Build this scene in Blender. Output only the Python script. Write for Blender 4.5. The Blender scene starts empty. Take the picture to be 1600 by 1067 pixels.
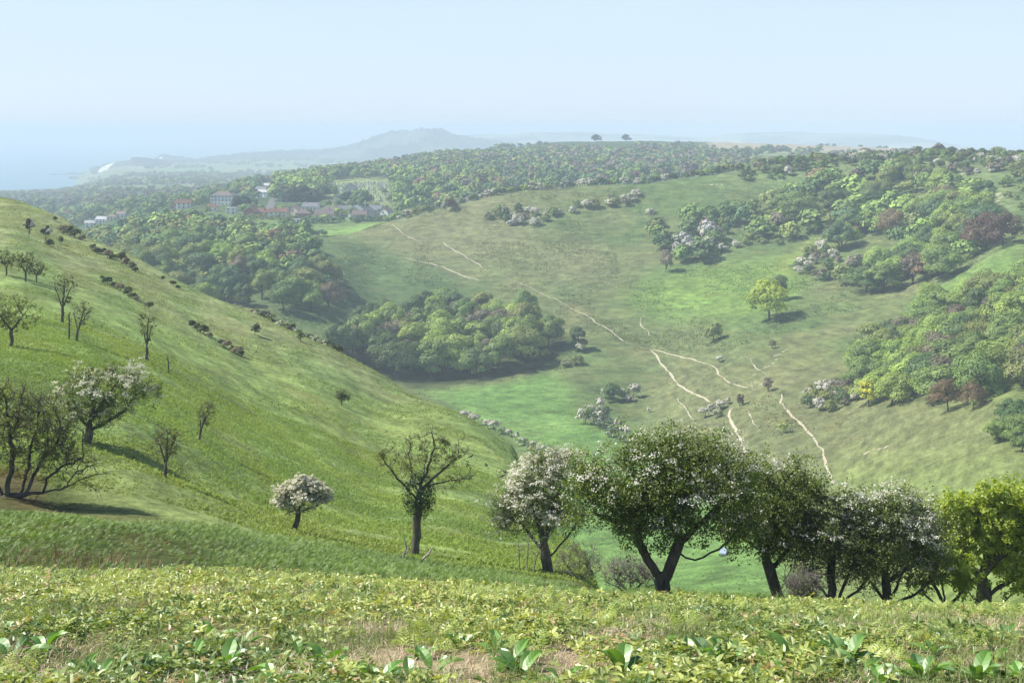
import bpy, bmesh, math, random
import numpy as np
from mathutils import Vector, Matrix

sc = bpy.context.scene
C = sc.collection
F, V0, CX = 2200.0, 200.0, 800.0          # focal length and horizon in photo pixels
rng = np.random.default_rng(7)
random.seed(7)

# ------------------------------------------------------------------ helpers
def tag(o, label=None, cat=None, group=None, kind=None):
    if label: o['label'] = label
    if cat: o['category'] = cat
    if group: o['group'] = group
    if kind: o['kind'] = kind
    return o

def empty(name, loc=(0, 0, 0), rz=0.0):
    o = bpy.data.objects.new(name, None); C.objects.link(o)
    o.location = loc; o.rotation_euler = (0, 0, rz); o.empty_display_size = 0.2
    return o

def link(name, me, parent=None, loc=None):
    o = bpy.data.objects.new(name, me); C.objects.link(o)
    if parent is not None: o.parent = parent
    if loc is not None: o.location = loc
    return o

def np_mesh(name, verts, faces, mat=None, attrs=None, smooth=False):
    """faces: list of (n,k) int arrays; attrs: {name: per-vertex float (n,) or colour (n,4)}"""
    me = bpy.data.meshes.new(name)
    verts = np.asarray(verts, np.float32)
    if isinstance(faces, np.ndarray): faces = [faces]
    faces = [np.asarray(f, np.int32) for f in faces if len(f)]
    me.vertices.add(len(verts)); me.vertices.foreach_set('co', verts.ravel())
    li = np.concatenate([f.ravel() for f in faces])
    tot = np.concatenate([np.full(len(f), f.shape[1], np.int32) for f in faces])
    st = np.concatenate([[0], np.cumsum(tot)[:-1]]).astype(np.int32)
    me.loops.add(len(li)); me.loops.foreach_set('vertex_index', li)
    me.polygons.add(len(tot)); me.polygons.foreach_set('loop_start', st)
    me.polygons.foreach_set('loop_total', tot)
    me.polygons.foreach_set('use_smooth', np.full(len(tot), smooth, bool))
    for k, a in (attrs or {}).items():
        a = np.asarray(a, np.float32)
        if a.ndim == 1:
            t = me.attributes.new(k, 'FLOAT', 'POINT'); t.data.foreach_set('value', a)
        else:
            t = me.attributes.new(k, 'FLOAT_COLOR', 'POINT'); t.data.foreach_set('color', a.ravel())
    if mat is not None:
        for m in (mat if isinstance(mat, (list, tuple)) else [mat]): me.materials.append(m)
    me.update(calc_edges=True); me.validate()
    return me

def _hash(ix, iy, iz, seed):
    h = (ix * 374761393 + iy * 668265263 + iz * 2147483647 % 4294967291 + seed * 974711) & 0xFFFFFFFF
    h = ((h ^ (h >> 13)) * 1274126177) & 0xFFFFFFFF
    h = ((h ^ (h >> 16)) * 2246822519) & 0xFFFFFFFF
    return ((h ^ (h >> 15)) & 0xFFFFFF) / float(0xFFFFFF)

def vnoise(x, y, seed=0):
    x = np.asarray(x, float); y = np.asarray(y, float)
    ix = np.floor(x).astype(np.int64); iy = np.floor(y).astype(np.int64)
    fx = x - ix; fy = y - iy
    fx = fx * fx * (3 - 2 * fx); fy = fy * fy * (3 - 2 * fy)
    z = np.zeros_like(ix)
    a = _hash(ix, iy, z, seed); b = _hash(ix + 1, iy, z, seed)
    c = _hash(ix, iy + 1, z, seed); d = _hash(ix + 1, iy + 1, z, seed)
    return (a * (1 - fx) + b * fx) * (1 - fy) + (c * (1 - fx) + d * fx) * fy   # 0..1

def fbm(x, y, seed=0, octv=4):
    s = 0; amp = 1; n = 0
    for k in range(octv):
        s = s + amp * (vnoise(x * 2 ** k, y * 2 ** k, seed + 17 * k) - 0.5); n += amp; amp *= 0.5
    return s / n * 2                                                         # about -1..1

def pchip(x, y, xq):
    """monotone cubic interpolation along axis 0 of y"""
    x = np.asarray(x, float); y = np.asarray(y, float); xq = np.asarray(xq, float)
    if y.ndim == 1: return pchip(x, y[:, None], xq)[:, 0]
    h = np.diff(x)[:, None]; d = np.diff(y, axis=0) / h
    m = np.zeros_like(y)
    w1 = 2 * h[1:] + h[:-1]; w2 = h[1:] + 2 * h[:-1]
    with np.errstate(divide='ignore', invalid='ignore'):
        mm = (w1 + w2) / (w1 / d[:-1] + w2 / d[1:])
    m[1:-1] = np.where(d[:-1] * d[1:] > 0, mm, 0)
    m[0] = d[0]; m[-1] = d[-1]
    i = np.clip(np.searchsorted(x, xq) - 1, 0, len(x) - 2)
    t = np.clip((xq - x[i]) / (x[i + 1] - x[i]), 0, 1)[:, None]; hh = h[i]
    return ((1 + 2 * t) * (1 - t) ** 2 * y[i] + t * (1 - t) ** 2 * hh * m[i]
            + t * t * (3 - 2 * t) * y[i + 1] + t * t * (t - 1) * hh * m[i + 1])

def inpoly(px, py, poly):
    px = np.asarray(px, float); py = np.asarray(py, float)
    r = np.zeros(px.shape, bool); n = len(poly)
    for i in range(n):
        x1, y1 = poly[i]; x2, y2 = poly[(i + 1) % n]
        if y1 == y2: continue
        c = ((y1 > py) != (y2 > py)) & (px < (x2 - x1) * (py - y1) / (y2 - y1) + x1)
        r ^= c
    return r

# ------------------------------------------------------------------ terrain
# column profiles: photo column -> (distance, photo row if positive, else height)
near = [(2, -2.16), (6, -3.08), (12, -4.46)]
P = {
 0:   [(22,905),(32,915),(45,812),(55,785),(75,650),(116,542),(195,438),(300,352),(365,310),(450,-34),(600,-80),(900,-95),(1500,-99),(2400,-125),(3300,-160),(4000,-196),(6000,-203)],
 100: [(22,905),(32,915),(45,815),(57,787),(71,692),(75,-17.0),(80,-17.25),(90,628),(125,540),(200,455),(290,385),(345,345),(430,-42),(570,-82),(950,-88),(1500,-100),(2500,-125),(3600,-165),(4300,-196),(6000,-203)],
 200: [(22,905),(32,918),(45,830),(57,795),(68,722),(72,-17.25),(76,-18.0),(84,672),(100,622),(140,548),(200,490),(260,432),(305,398),(380,-50),(520,-85),(720,-78),(950,-77),(1300,338),(1800,318),(3000,-122),(4500,-145),(6000,-150),(6800,-203)],
 300: [(22,905),(32,922),(45,842),(58,808),(70,758),(74,-19.2),(79,-19.9),(88,706),(102,668),(150,585),(200,530),(250,480),(285,449),(360,-58),(490,-90),(640,-92),(760,-80),(920,-72),(1150,328),(1300,322),(1600,315),(2000,305),(3000,-118),(4500,-140),(6000,-150),(7500,-203)],
 400: [(22,912),(32,928),(45,860),(60,828),(74,792),(78,-21.3),(84,776),(96,738),(120,684),(170,610),(220,545),(270,491),(350,-62),(480,-95),(580,-104),(690,480),(760,430),(840,398),(900,-80),(960,-76),(1060,345),(1150,330),(1300,308),(1600,290),(1750,-72),(2300,-105),(3200,-130),(9000,-150)],
 500: [(22,918),(31,935),(45,880),(60,848),(74,830),(100,765),(140,690),(190,610),(230,562),(256,537),(340,-72),(450,-98),(560,-108),(660,520),(740,460),(820,400),(870,373),(930,-75),(1000,366),(1060,349),(1100,340),(1200,318),(1350,292),(1500,284),(1650,279),(1900,-78),(2500,-120),(9000,-150)],
 600: [(21,925),(31,945),(45,895),(62,864),(80,838),(110,780),(150,710),(200,635),(240,588),(320,-75),(420,-100),(520,-112),(620,600),(710,520),(800,440),(870,382),(915,350),(970,-70),(1040,349),(1100,336),(1250,305),(1400,284),(1600,274),(1850,264),(2100,-66),(2800,-120),(9000,-150)],
 700: [(21,932),(31,952),(45,915),(62,880),(85,835),(120,770),(160,705),(195,655),(215,637),(290,-78),(380,-102),(500,-112),(560,-113.5),(610,610),(700,530),(800,440),(880,360),(920,322),(980,-62),(1080,-68),(1200,310),(1400,286),(1650,266),(2000,249),(2300,-56),(2900,-120),(9000,-150)],
 800: [(20,940),(30,958),(45,930),(62,893),(80,862),(110,812),(150,745),(180,706),(190,698),(260,-76),(330,-103),(420,-110),(510,690),(570,640),(620,598),(720,500),(790,440),(860,360),(910,312),(930,302),(1000,-58),(1150,-66),(1300,292),(1600,268),(2000,244),(2250,231),(2600,-50),(3200,-120),(9000,-150)],
 850: [(20,943),(30,960),(45,935),(62,900),(90,845),(120,800),(150,760),(200,-65),(270,-92),(330,-104),(420,-110),(510,690),(570,640),(620,596),(720,498),(795,430),(865,352),(915,305),(935,297),(1005,-56),(1150,-65),(1300,-54),(1600,267),(2000,240),(2280,224),(2650,-50),(3200,-120),(9000,-150)],
 900: [(19,945),(29,962),(45,945),(60,910),(80,876),(100,850),(150,-58),(220,-84),(290,-100),(350,-106),(420,-111),(510,-113),(570,640),(640,570),(720,495),(800,420),(870,345),(920,300),(940,292),(1010,-55),(1150,-64),(1300,-54),(1600,266),(2000,240),(2300,222),(2700,-50),(3300,-120),(9000,-150)],
 1000:[(19,950),(30,955),(50,928),(70,-26),(110,-48),(180,-75),(240,-90),(300,-98),(400,-109),(500,-113.6),(570,640),(650,560),(730,480),(810,400),(880,330),(930,287),(1000,-48),(1150,-62),(1350,-52),(1600,266),(2000,240),(2300,221),(2700,-50),(3300,-120),(9000,-150)],
 1100:[(19,953),(30,958),(48,934),(65,-24),(105,-48),(170,-73),(235,-89),(292,-96),(360,-103.5),(440,-107),(500,-108.5),(570,605),(645,535),(720,470),(800,395),(875,322),(935,275),(1010,-42),(1200,-58),(1400,-50),(1700,-46),(2100,238),(2400,222),(2800,-55),(3400,-120),(9000,-150)],
 1200:[(18.5,955),(29,960),(47,940),(60,-22),(100,-46),(160,-70),(230,-87),(285,930),(325,860),(378,780),(440,700),(520,620),(600,540),(670,480),(780,400),(870,320),(950,260),(1050,-38),(1300,-50),(1700,-45),(2200,236),(2500,225),(2900,-60),(3500,-120),(9000,-150)],
 1300:[(18.2,958),(28.5,965),(45,948),(57,-20.5),(95,-43),(155,-66),(225,-82),(285,-88.5),(330,840),(385,750),(445,675),(525,592),(605,515),(690,447),(790,375),(870,300),(950,250),(1080,-34),(1400,-48),(2200,238),(2480,228),(2950,-60),(3500,-120),(9000,-150)],
 1400:[(18,962),(28,970),(43,955),(55,-19.5),(90,-40),(150,-63),(220,-77),(280,-84.5),(330,780),(385,700),(435,640),(520,560),(620,480),(720,400),(830,320),(950,245),(1100,-30),(1500,-45),(2300,236),(2450,233),(3000,-60),(3500,-120),(9000,-150)],
 1500:[(18,966),(27.5,974),(41.5,960),(55,-19.2),(90,-38),(150,-58.5),(220,-71),(290,-79.5),(340,715),(395,645),(450,580),(545,490),(655,400),(790,312),(925,245),(1100,-31),(1500,-45),(2400,239),(3000,-60),(3500,-120),(9000,-150)],
 1600:[(18,970),(27,978),(40,965),(55,-19),(90,-36),(150,-54),(220,-66),(300,750),(360,650),(400,600),(480,500),(590,400),(760,300),(900,247),(1100,-32),(1500,-45),(2500,-46),(3000,-60),(3500,-120),(9000,-150)],
}
P[-200] = [(Y, v if v < 0 else v - (8 if 70 < Y < 370 else 0)) for Y, v in P[0]]
P[-700] = P[-200]
P[1900] = P[1600]; P[2300] = P[1600]
pxk = np.array(sorted(P), float)
YG = np.unique(np.concatenate([np.geomspace(2, 60, 230), np.geomspace(60, 420, 260), np.geomspace(420, 1100, 300), np.geomspace(1100, 9000, 130)]))
ZK = []
for p in sorted(P):
    pr = near + P[p]
    yy = np.array([a for a, b in pr]); zz = np.array([(V0 - b) / F * a if b > 0 else b for a, b in pr])
    ZK.append(pchip(np.log(yy), zz, np.log(YG)))
ZK = np.array(ZK)
PXG = np.concatenate([np.arange(-700, -60, 16), np.arange(-60, 1660, 4), np.arange(1660, 2301, 16)]).astype(float)
ZG = pchip(pxk, ZK, PXG)                                  # (npx, nY)
XX = (PXG[:, None] - CX) / F * YG[None, :]
YY = np.broadcast_to(YG[None, :], XX.shape)
amp = np.interp(YG, [2, 30, 60, 150, 500, 1500, 9000], [0.03, 0.10, 0.15, 0.35, 0.9, 1.5, 3])[None, :]
ZG = ZG + amp * fbm(XX / 22, YY / 22, 3, 4) + np.minimum(amp, .12) * fbm(XX / 3.5, YY / 3.5, 9, 3) \
     + np.where(YG < 26, .05, 0)[None, :] * fbm(XX / .7, YY / .7, 5, 2)
ZG = np.maximum(ZG, -204.0)
VG = V0 - ZG / YY * F                                      # photo row of each terrain vertex
OCC = np.minimum.accumulate(VG, axis=1)                    # lowest row not hidden by nearer ground

def height(x, y):
    """terrain height at world x, y (arrays)"""
    x = np.asarray(x, float); y = np.clip(np.asarray(y, float), YG[0], YG[-1])
    p = np.clip(x / y * F + CX, PXG[0], PXG[-1])
    i = np.clip(np.searchsorted(PXG, p) - 1, 0, len(PXG) - 2); a = (p - PXG[i]) / (PXG[i + 1] - PXG[i])
    j = np.clip(np.searchsorted(YG, y) - 1, 0, len(YG) - 2); b = (y - YG[j]) / (YG[j + 1] - YG[j])
    return (ZG[i, j] * (1 - a) + ZG[i + 1, j] * a) * (1 - b) + (ZG[i, j + 1] * (1 - a) + ZG[i + 1, j + 1] * a) * b

def occl(p, y):
    i = np.clip(np.searchsorted(PXG, p), 0, len(PXG) - 1); j = np.clip(np.searchsorted(YG, y) - 1, 0, len(YG) - 1)
    return OCC[i, j]

def hit(p, v, ymin=8.0, ymax=9000):
    """the ground point seen at photo pixel (p, v)"""
    Ys = np.geomspace(ymin, ymax, 4000); xs = (p - CX) / F * Ys
    zs = height(xs, Ys); vv = V0 - zs / Ys * F
    k = np.argmax(vv <= v)
    if vv[k] > v: k = int(np.argmin(vv))
    return Vector((xs[k], Ys[k], zs[k]))

def at(p, Y, sink=0.0):
    x = (p - CX) / F * Y
    return Vector((x, Y, float(height(x, Y)) - sink))
# ------------------------------------------------------------------ materials
class NT:
    def __init__(s, name):
        s.m = bpy.data.materials.new(name); s.m.use_nodes = True
        s.t = s.m.node_tree; s.t.nodes.clear()
        s.out = s.n('ShaderNodeOutputMaterial')
    def n(s, typ, **kw):
        nd = s.t.nodes.new(typ)
        for k, v in kw.items():
            if hasattr(nd, k) and k not in ('inputs',): setattr(nd, k, v)
        return nd
    def set(s, sock, v):
        if hasattr(v, 'is_linked') or hasattr(v, 'links'): s.t.links.new(v, sock)
        else: sock.default_value = v
    def math(s, op, a, b=0.0, clamp=False):
        nd = s.n('ShaderNodeMath', operation=op, use_clamp=clamp); s.set(nd.inputs[0], a); s.set(nd.inputs[1], b); return nd.outputs[0]
    def mix(s, f, a, b, mode='MIX'):
        nd = s.n('ShaderNodeMix', data_type='RGBA', blend_type=mode)
        s.set(nd.inputs['Factor'], f); s.set(nd.inputs[6], a); s.set(nd.inputs[7], b); return nd.outputs[2]
    def noise(s, vec, scale, detail=4, rough=.6):
        nd = s.n('ShaderNodeTexNoise'); s.set(nd.inputs['Vector'], vec)
        nd.inputs['Scale'].default_value = scale; nd.inputs['Detail'].default_value = detail; nd.inputs['Roughness'].default_value = rough
        return nd.outputs['Fac']
    def ramp(s, f, lo, hi, a=0.0, b=1.0):
        nd = s.n('ShaderNodeMapRange'); s.set(nd.inputs[0], f)
        for i, v in zip((1, 2, 3, 4), (lo, hi, a, b)): nd.inputs[i].default_value = v
        return nd.outputs[0]
    def mapping(s, vec, sc):
        nd = s.n('ShaderNodeMapping'); s.set(nd.inputs[0], vec); nd.inputs['Scale'].default_value = sc; return nd.outputs[0]
    def attr(s, name, out='Fac'):
        return s.n('ShaderNodeAttribute', attribute_name=name).outputs[out]
    def pos(s): return s.n('ShaderNodeNewGeometry').outputs['Position']
    def obj(s): return s.n('ShaderNodeTexCoord').outputs['Object']
    def bump(s, h, strength=.5, dist=.1):
        nd = s.n('ShaderNodeBump'); s.set(nd.inputs['Height'], h); nd.inputs['Strength'].default_value = strength; nd.inputs['Distance'].default_value = dist; return nd.outputs[0]
    def bsdf(s, col, rough=.8, normal=None, spec=.2):
        b = s.n('ShaderNodeBsdfPrincipled'); s.set(b.inputs['Base Color'], col); s.set(b.inputs['Roughness'], rough)
        b.inputs['Specular IOR Level'].default_value = spec
        if normal is not None: s.set(b.inputs['Normal'], normal)
        return b.outputs[0]
    def done(s, shader): s.t.links.new(shader, s.out.inputs['Surface']); return s.m

def rgb(r, g, b): return (r, g, b, 1.0)

def leaf_mat(name, lo, hi, trans=.35, objcol=False, white=None, gloss=.12, seed_scale=None):
    """foliage: colour runs lo..hi with each leaf's own random value; petals where 'bl' passes object alpha"""
    t = NT(name); r = t.attr('rnd')
    if objcol:
        oi = t.n('ShaderNodeObjectInfo')
        f = t.ramp(r, 0, 1, .55, 1.5)
        base = t.mix(1.0, oi.outputs['Color'], t.n('ShaderNodeCombineXYZ').outputs[0], 'MULTIPLY')
        cx = t.n('ShaderNodeCombineColor'); t.set(cx.inputs[0], t.math('MULTIPLY', f, t.ramp(r, 0, 1, .92, 1.12))); t.set(cx.inputs[1], f); t.set(cx.inputs[2], t.math('MULTIPLY', f, t.ramp(r, 0, 1, 1.1, .85)))
        base = t.mix(1.0, oi.outputs['Color'], cx.outputs[0], 'MULTIPLY')
    else:
        base = t.mix(r, lo, hi)
    if white is not None:
        if objcol:
            k = t.math('GREATER_THAN', t.attr('bl'), oi.outputs['Alpha'])
        else: k = t.math('GREATER_THAN', t.attr('bl'), .5)
        base = t.mix(k, base, white)
    d = t.n('ShaderNodeBsdfDiffuse'); t.set(d.inputs[0], base)
    tr = t.n('ShaderNodeBsdfTranslucent'); t.set(tr.inputs[0], t.mix(1.0, base, (1.25, 1.2, .55, 1), 'MULTIPLY'))
    g = t.n('ShaderNodeBsdfGlossy'); g.inputs['Roughness'].default_value = .45; t.set(g.inputs[0], (.8, .85, .8, 1))
    a = t.n('ShaderNodeMixShader'); a.inputs[0].default_value = trans
    t.t.links.new(d.outputs[0], a.inputs[1]); t.t.links.new(tr.outputs[0], a.inputs[2])
    b = t.n('ShaderNodeMixShader')
    b.inputs[0].default_value = gloss * .32
    t.t.links.new(a.outputs[0], b.inputs[1]); t.t.links.new(g.outputs[0], b.inputs[2])
    return t.done(b.outputs[0])

def bark_mat(name, lo, hi, scale=9.0):
    t = NT(name); o = t.pos()
    n = t.noise(t.mapping(o, (scale, scale, scale * .25)), 1.0, 5, .65)
    return t.done(t.bsdf(t.mix(t.ramp(n, .3, .7), lo, hi), .9, t.bump(n, .6, .03), .1))

def plain_mat(name, col, rough=.7, var=.18, scale=3.0, spec=.2, metal=0):
    t = NT(name); o = t.obj(); n = t.noise(o, scale, 4, .6)
    c = t.mix(t.ramp(n, .3, .7), rgb(*[x * (1 - var) for x in col]), rgb(*[min(1, x * (1 + var)) for x in col]))
    b = t.bsdf(c, rough, t.bump(n, .15, .02), spec)
    return t.done(b)

M = {}
M['bark'] = bark_mat('hawthorn_bark', rgb(.035, .031, .026), rgb(.17, .155, .13))
M['bark_grey'] = bark_mat('grey_bark', rgb(.08, .07, .06), rgb(.32, .29, .26))
M['bark_mid'] = bark_mat('weathered_bark', rgb(.03, .027, .023), rgb(.20, .18, .155))
M['bark_pale'] = bark_mat('bleached_wood', rgb(.18, .16, .14), rgb(.45, .42, .38), 14)
M['bark_far'] = plain_mat('far_bark', (.06, .052, .043), .9)
M['crown'] = leaf_mat('far_crown_leaves', None, None, .25, True, rgb(.6, .58, .53), .05)
M['haw'] = leaf_mat('hawthorn_leaves', rgb(.05, .09, .018), rgb(.27, .36, .08), .45)
M['haw_pale'] = leaf_mat('pale_hawthorn_leaves', rgb(.09, .12, .03), rgb(.28, .31, .08), .38)
M['haw_dark'] = leaf_mat('dark_thorn_leaves', rgb(.065, .10, .03), rgb(.31, .39, .14), .45)
M['maple'] = leaf_mat('lime_maple_leaves', rgb(.20, .30, .03), rgb(.54, .62, .11), .5)
M['ivy'] = leaf_mat('ivy_leaves', rgb(.012, .035, .008), rgb(.05, .11, .02), .2, gloss=.2)
M['petal'] = leaf_mat('may_blossom', rgb(.5, .5, .44), rgb(.8, .79, .75), .3, gloss=.05)
M['fern'] = leaf_mat('bracken_fronds', rgb(.05, .10, .015), rgb(.23, .35, .06), .35)
M['fern_young'] = leaf_mat('young_bracken_fronds', rgb(.19, .30, .05), rgb(.54, .61, .17), .42)
M['bramble'] = leaf_mat('bramble_leaves', rgb(.10, .18, .04), rgb(.56, .60, .16), .35, white=rgb(.40, .30, .13), gloss=.2)
M['grass'] = leaf_mat('grass_blades', rgb(.12, .18, .05), rgb(.36, .43, .17), .35)
M['straw'] = leaf_mat('dead_grass_blades', rgb(.36, .26, .18), rgb(.80, .66, .52), .25)
M['redstem'] = leaf_mat('dead_bracken_stems', rgb(.14, .065, .04), rgb(.38, .20, .13), .15)
M['dock'] = leaf_mat('dock_leaves', rgb(.06, .16, .02), rgb(.19, .38, .05), .35, gloss=.3)
M['scrub'] = leaf_mat('scrub_leaves', rgb(.035, .07, .022), rgb(.10, .155, .05), .25)
M['turf'] = leaf_mat('turf_tufts', rgb(.09, .16, .03), rgb(.25, .32, .07), .3)

def ground_mat():
    t = NT('ground_cover'); p = t.pos(); c = t.attr('gcol', 'Color')
    fine = t.noise(p, 1.6, 6, .72)
    mid = t.noise(p, .22, 5, .65)
    big = t.noise(p, .03, 4, .6)
    tex = t.noise(t.mapping(p, (.09, .09, 1.1)), 1.0, 5, .62)          # streaks along the contours
    tuss = t.n('ShaderNodeTexVoronoi'); t.set(tuss.inputs['Vector'], p); tuss.inputs['Scale'].default_value = .75
    k = t.math('MULTIPLY', t.ramp(fine, .25, .75, .45, 1.5), t.ramp(mid, .28, .72, .62, 1.36))
    k = t.math('MULTIPLY', k, t.ramp(tex, .3, .7, .66, 1.32))
    k = t.math('MULTIPLY', k, t.ramp(big, .3, .7, .86, 1.14))
    cc = t.n('ShaderNodeCombineColor')
    for i in range(3): t.set(cc.inputs[i], k)
    col = t.mix(1.0, c, cc.outputs[0], 'MULTIPLY')
    # dry and lush drifts that belong to the sward
    dry = t.math('MULTIPLY', t.ramp(t.noise(t.mapping(p, (.05, .05, .35)), 1.0, 5, .6), .52, .70), .55)
    col = t.mix(t.math('MULTIPLY', dry, t.attr('dry')), col, rgb(.30, .27, .10))
    h = t.math('ADD', t.math('MULTIPLY', fine, .35), t.math('MULTIPLY', mid, .9))
    h = t.math('ADD', h, t.math('MULTIPLY', tuss.outputs['Distance'], -.25))
    return t.done(t.bsdf(col, .95, t.bump(h, .9, .55), .05))
M['ground'] = ground_mat()

# ------------------------------------------------------------------ ground sheet
pv_p = np.broadcast_to(PXG[:, None], XX.shape)
gcol = np.zeros(XX.shape + (3,)); dry = np.zeros(XX.shape)
def soft(mask, n=3):
    m = mask.astype(float)
    for _ in range(2):
        for ax in (0, 1):
            c = np.cumsum(np.concatenate([np.zeros_like(np.take(m, [0], ax)), m], ax), ax)
            L = m.shape[ax]; lo = np.clip(np.arange(L) - n, 0, L); hi = np.clip(np.arange(L) + n + 1, 0, L)
            m = (np.take(c, hi, ax) - np.take(c, lo, ax)) / np.maximum(1, (hi - lo)).reshape([-1 if a == ax else 1 for a in (0, 1)])
    return m
def paint(mask, col, k=1.0, n=3):
    m = (soft(mask, n) * k)[..., None]
    gcol[:] = gcol * (1 - m) + np.array(col) * m
def pp(poly, y0=0, y1=1e9):
    return inpoly(pv_p, VG, poly) & (YY > y0) & (YY < y1)
wob = fbm(XX / 30, YY / 30, 21, 4); wob2 = fbm(XX / 6, YY / 6, 22, 4)
gcol[:] = (.155, .20, .065)                                            # downland turf
paint(YY > 1000, (.13, .19, .06), 1, 6)
# left hillside: green foot, greyer crest, buttercup drifts along the contour
lefthill = (YY > 62) & (YY < 420) & (pv_p < 960)
paint(lefthill, (.20, .275, .085))
crest = np.clip((YY - 120) / 200, 0, 1) * lefthill
paint(crest > .45, (.22, .25, .115), .8, 10)
tz = fbm(ZG / 1.5 + XX * .012, (XX - YY) / 60, 31, 4)
paint(lefthill & (tz > .12), (.17, .25, .08), .6, 2)
paint(lefthill & (tz < -.25) & (YY < 230), (.25, .285, .08), .25, 2)
paint(lefthill & (wob > .28) & (YY < 140), (.22, .28, .08), .3, 3)
paint(lefthill & (tz > .33), (.15, .215, .08), .5, 2)
dry[lefthill] = .5
# valley floor meadow
meadow = [(655,612),(760,600),(860,578),(905,610),(905,650),(985,690),(1060,720),(1140,790),(1230,880),(1235,960),(880,960),(860,760),(800,690)]
paint(pp(meadow, 255, 700), (.125, .225, .06), 1, 4)
paint(pp(meadow, 255, 700) & (wob > .2), (.165, .26, .075), .6, 3)
paint((YY > 110) & (YY < 300) & (pv_p > 880) & (pv_p < 1260), (.13, .225, .06), 1, 5)
# opposite slopes
opp = (YY > 420) & (YY < 1000) & (pv_p > 330)
oppm = opp & ~pp(meadow, 255, 700)
paint(oppm, (.122, .155, .058), 1, 2)
paint(oppm & (wob > .1), (.09, .145, .048), .7, 3)
paint(oppm & (wob < -.35), (.18, .18, .085), .6, 3)
paint(pp([(560,365),(640,338),(770,305),(860,330),(800,400),(700,420),(610,400)], 500, 1000), (.175, .175, .09), .7, 6)
paint(pp([(350,440),(520,375),(620,398),(730,430),(720,455),(560,510),(430,500)], 500, 1000), (.085, .135, .05), .85, 5)
paint(pp([(980,450),(1120,410),(1230,400),(1270,420),(1240,475),(1150,500),(1000,490)], 500, 1000), (.145, .235, .05), .9, 6)
paint(pp([(1040,545),(1220,560),(1420,600),(1600,640),(1600,760),(1300,780),(1080,720),(1000,640)], 290, 900), (.165, .165, .08), .62, 7)
paint(pp([(1200,800),(1300,730),(1600,690),(1600,760),(1400,800)], 250, 900) , (.15, .205, .06), .6, 6)
paint(pp([(1430,470),(1600,370),(1600,420),(1470,490)], 300, 1000), (.13, .225, .055), .8, 3)
paint(pp([(1200,420),(1290,360),(1310,390),(1240,430)], 300, 1000), (.20, .26, .06), .8, 3)
paint(pp([(760,400),(880,370),(960,400),(1000,440),(860,455)], 500, 1000), (.155, .165, .08), .6, 6)
paint(pp([(1100,265),(1600,235),(1600,345),(1520,330),(1400,270),(1240,290),(1130,300)], 700, 1000), (.14, .19, .075), .8, 3)
dry[oppm] = .4
# under the woods
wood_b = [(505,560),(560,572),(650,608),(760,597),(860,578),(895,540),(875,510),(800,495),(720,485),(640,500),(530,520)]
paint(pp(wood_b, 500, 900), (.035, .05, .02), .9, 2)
# far meadow and beyond
paint(pp([(440,368),(590,347),(600,352),(520,372),(440,392)], 980, 1110), (.17, .27, .065), 1, 1)
paint((YY > 1120) & (YY < 2700), (.05, .085, .035), .9, 4)
paint(pp([(510,315),(520,280),(615,272),(618,320),(560,326)], 1130, 1700), (.21, .26, .10), 1, 1)
paint(pp([(1090,236),(1110,221),(1300,226),(1450,236),(1450,243)], 1800, 2700), (.33, .29, .20), 1, 1)
paint(pp([(1150,246),(1190,233),(1300,238),(1430,238),(1440,243)], 1700, 2480), (.24, .30, .13), .9, 1)
fld = vnoise(XX / 330, YY / 420, 41)
paint((YY > 2600) & (fld > .6), (.20, .26, .11), .9, 3)
paint((YY > 2600) & (fld < .28), (.30, .28, .17), .8, 3)
# the brow in front: litter, moss and turf
fg = YY < 24.5
pt = fbm(XX / .5, YY / .7, 51, 4)
paint(fg, (.19, .17, .09), 1, 2)
paint(fg & (pt > .05), (.31, .26, .155), .9, 2)
paint(fg & (pt < -.22), (.10, .14, .045), .8, 2)
paint((YY > 24.5) & (YY < 60) & (pv_p < 1250), (.085, .115, .035), 1, 2)
paint((YY > 24.5) & (YY < 62) & (wob2 > .2), (.11, .07, .04), .7, 2)
paint((YY > 55) & (YY < 82) & (pv_p > 120) & (pv_p < 620) & (VG > 690), (.215, .27, .095), .8, 3)
paint((YY > 62) & (YY < 250) & (pv_p > 1250), (.16, .22, .06), 1, 3)

nP, nY = XX.shape
idx = np.arange(nP * nY).reshape(nP, nY)
quads = np.stack([idx[:-1, :-1], idx[1:, :-1], idx[1:, 1:], idx[:-1, 1:]], -1).reshape(-1, 4)
V = np.stack([XX, YY, ZG], -1).reshape(-1, 3)
g4 = np.concatenate([gcol, np.ones(gcol.shape[:2] + (1,))], -1).reshape(-1, 4)
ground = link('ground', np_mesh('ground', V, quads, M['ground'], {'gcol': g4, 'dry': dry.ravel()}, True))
tag(ground, 'chalk downland of grassy hillsides falling into a green valley', kind='structure')

# ------------------------------------------------------------------ sea
def sea_mat():
    t = NT('sea_water'); p = t.pos()
    n = t.noise(t.mapping(p, (.01, .02, 1)), 1.0, 4, .6)
    return t.done(t.bsdf(t.mix(n, rgb(.03, .14, .20), rgb(.05, .20, .26)), .35, t.bump(n, .1, 1.0), .5))
sea = link('sea', np_mesh('sea', [(-15500, 2500, -195), (9000, 2500, -195), (9000, 17500, -195), (-15500, 17500, -195)], np.array([[0, 1, 2, 3]]), sea_mat()))
tag(sea, 'pale blue sea fading into the haze', kind='structure')

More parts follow.
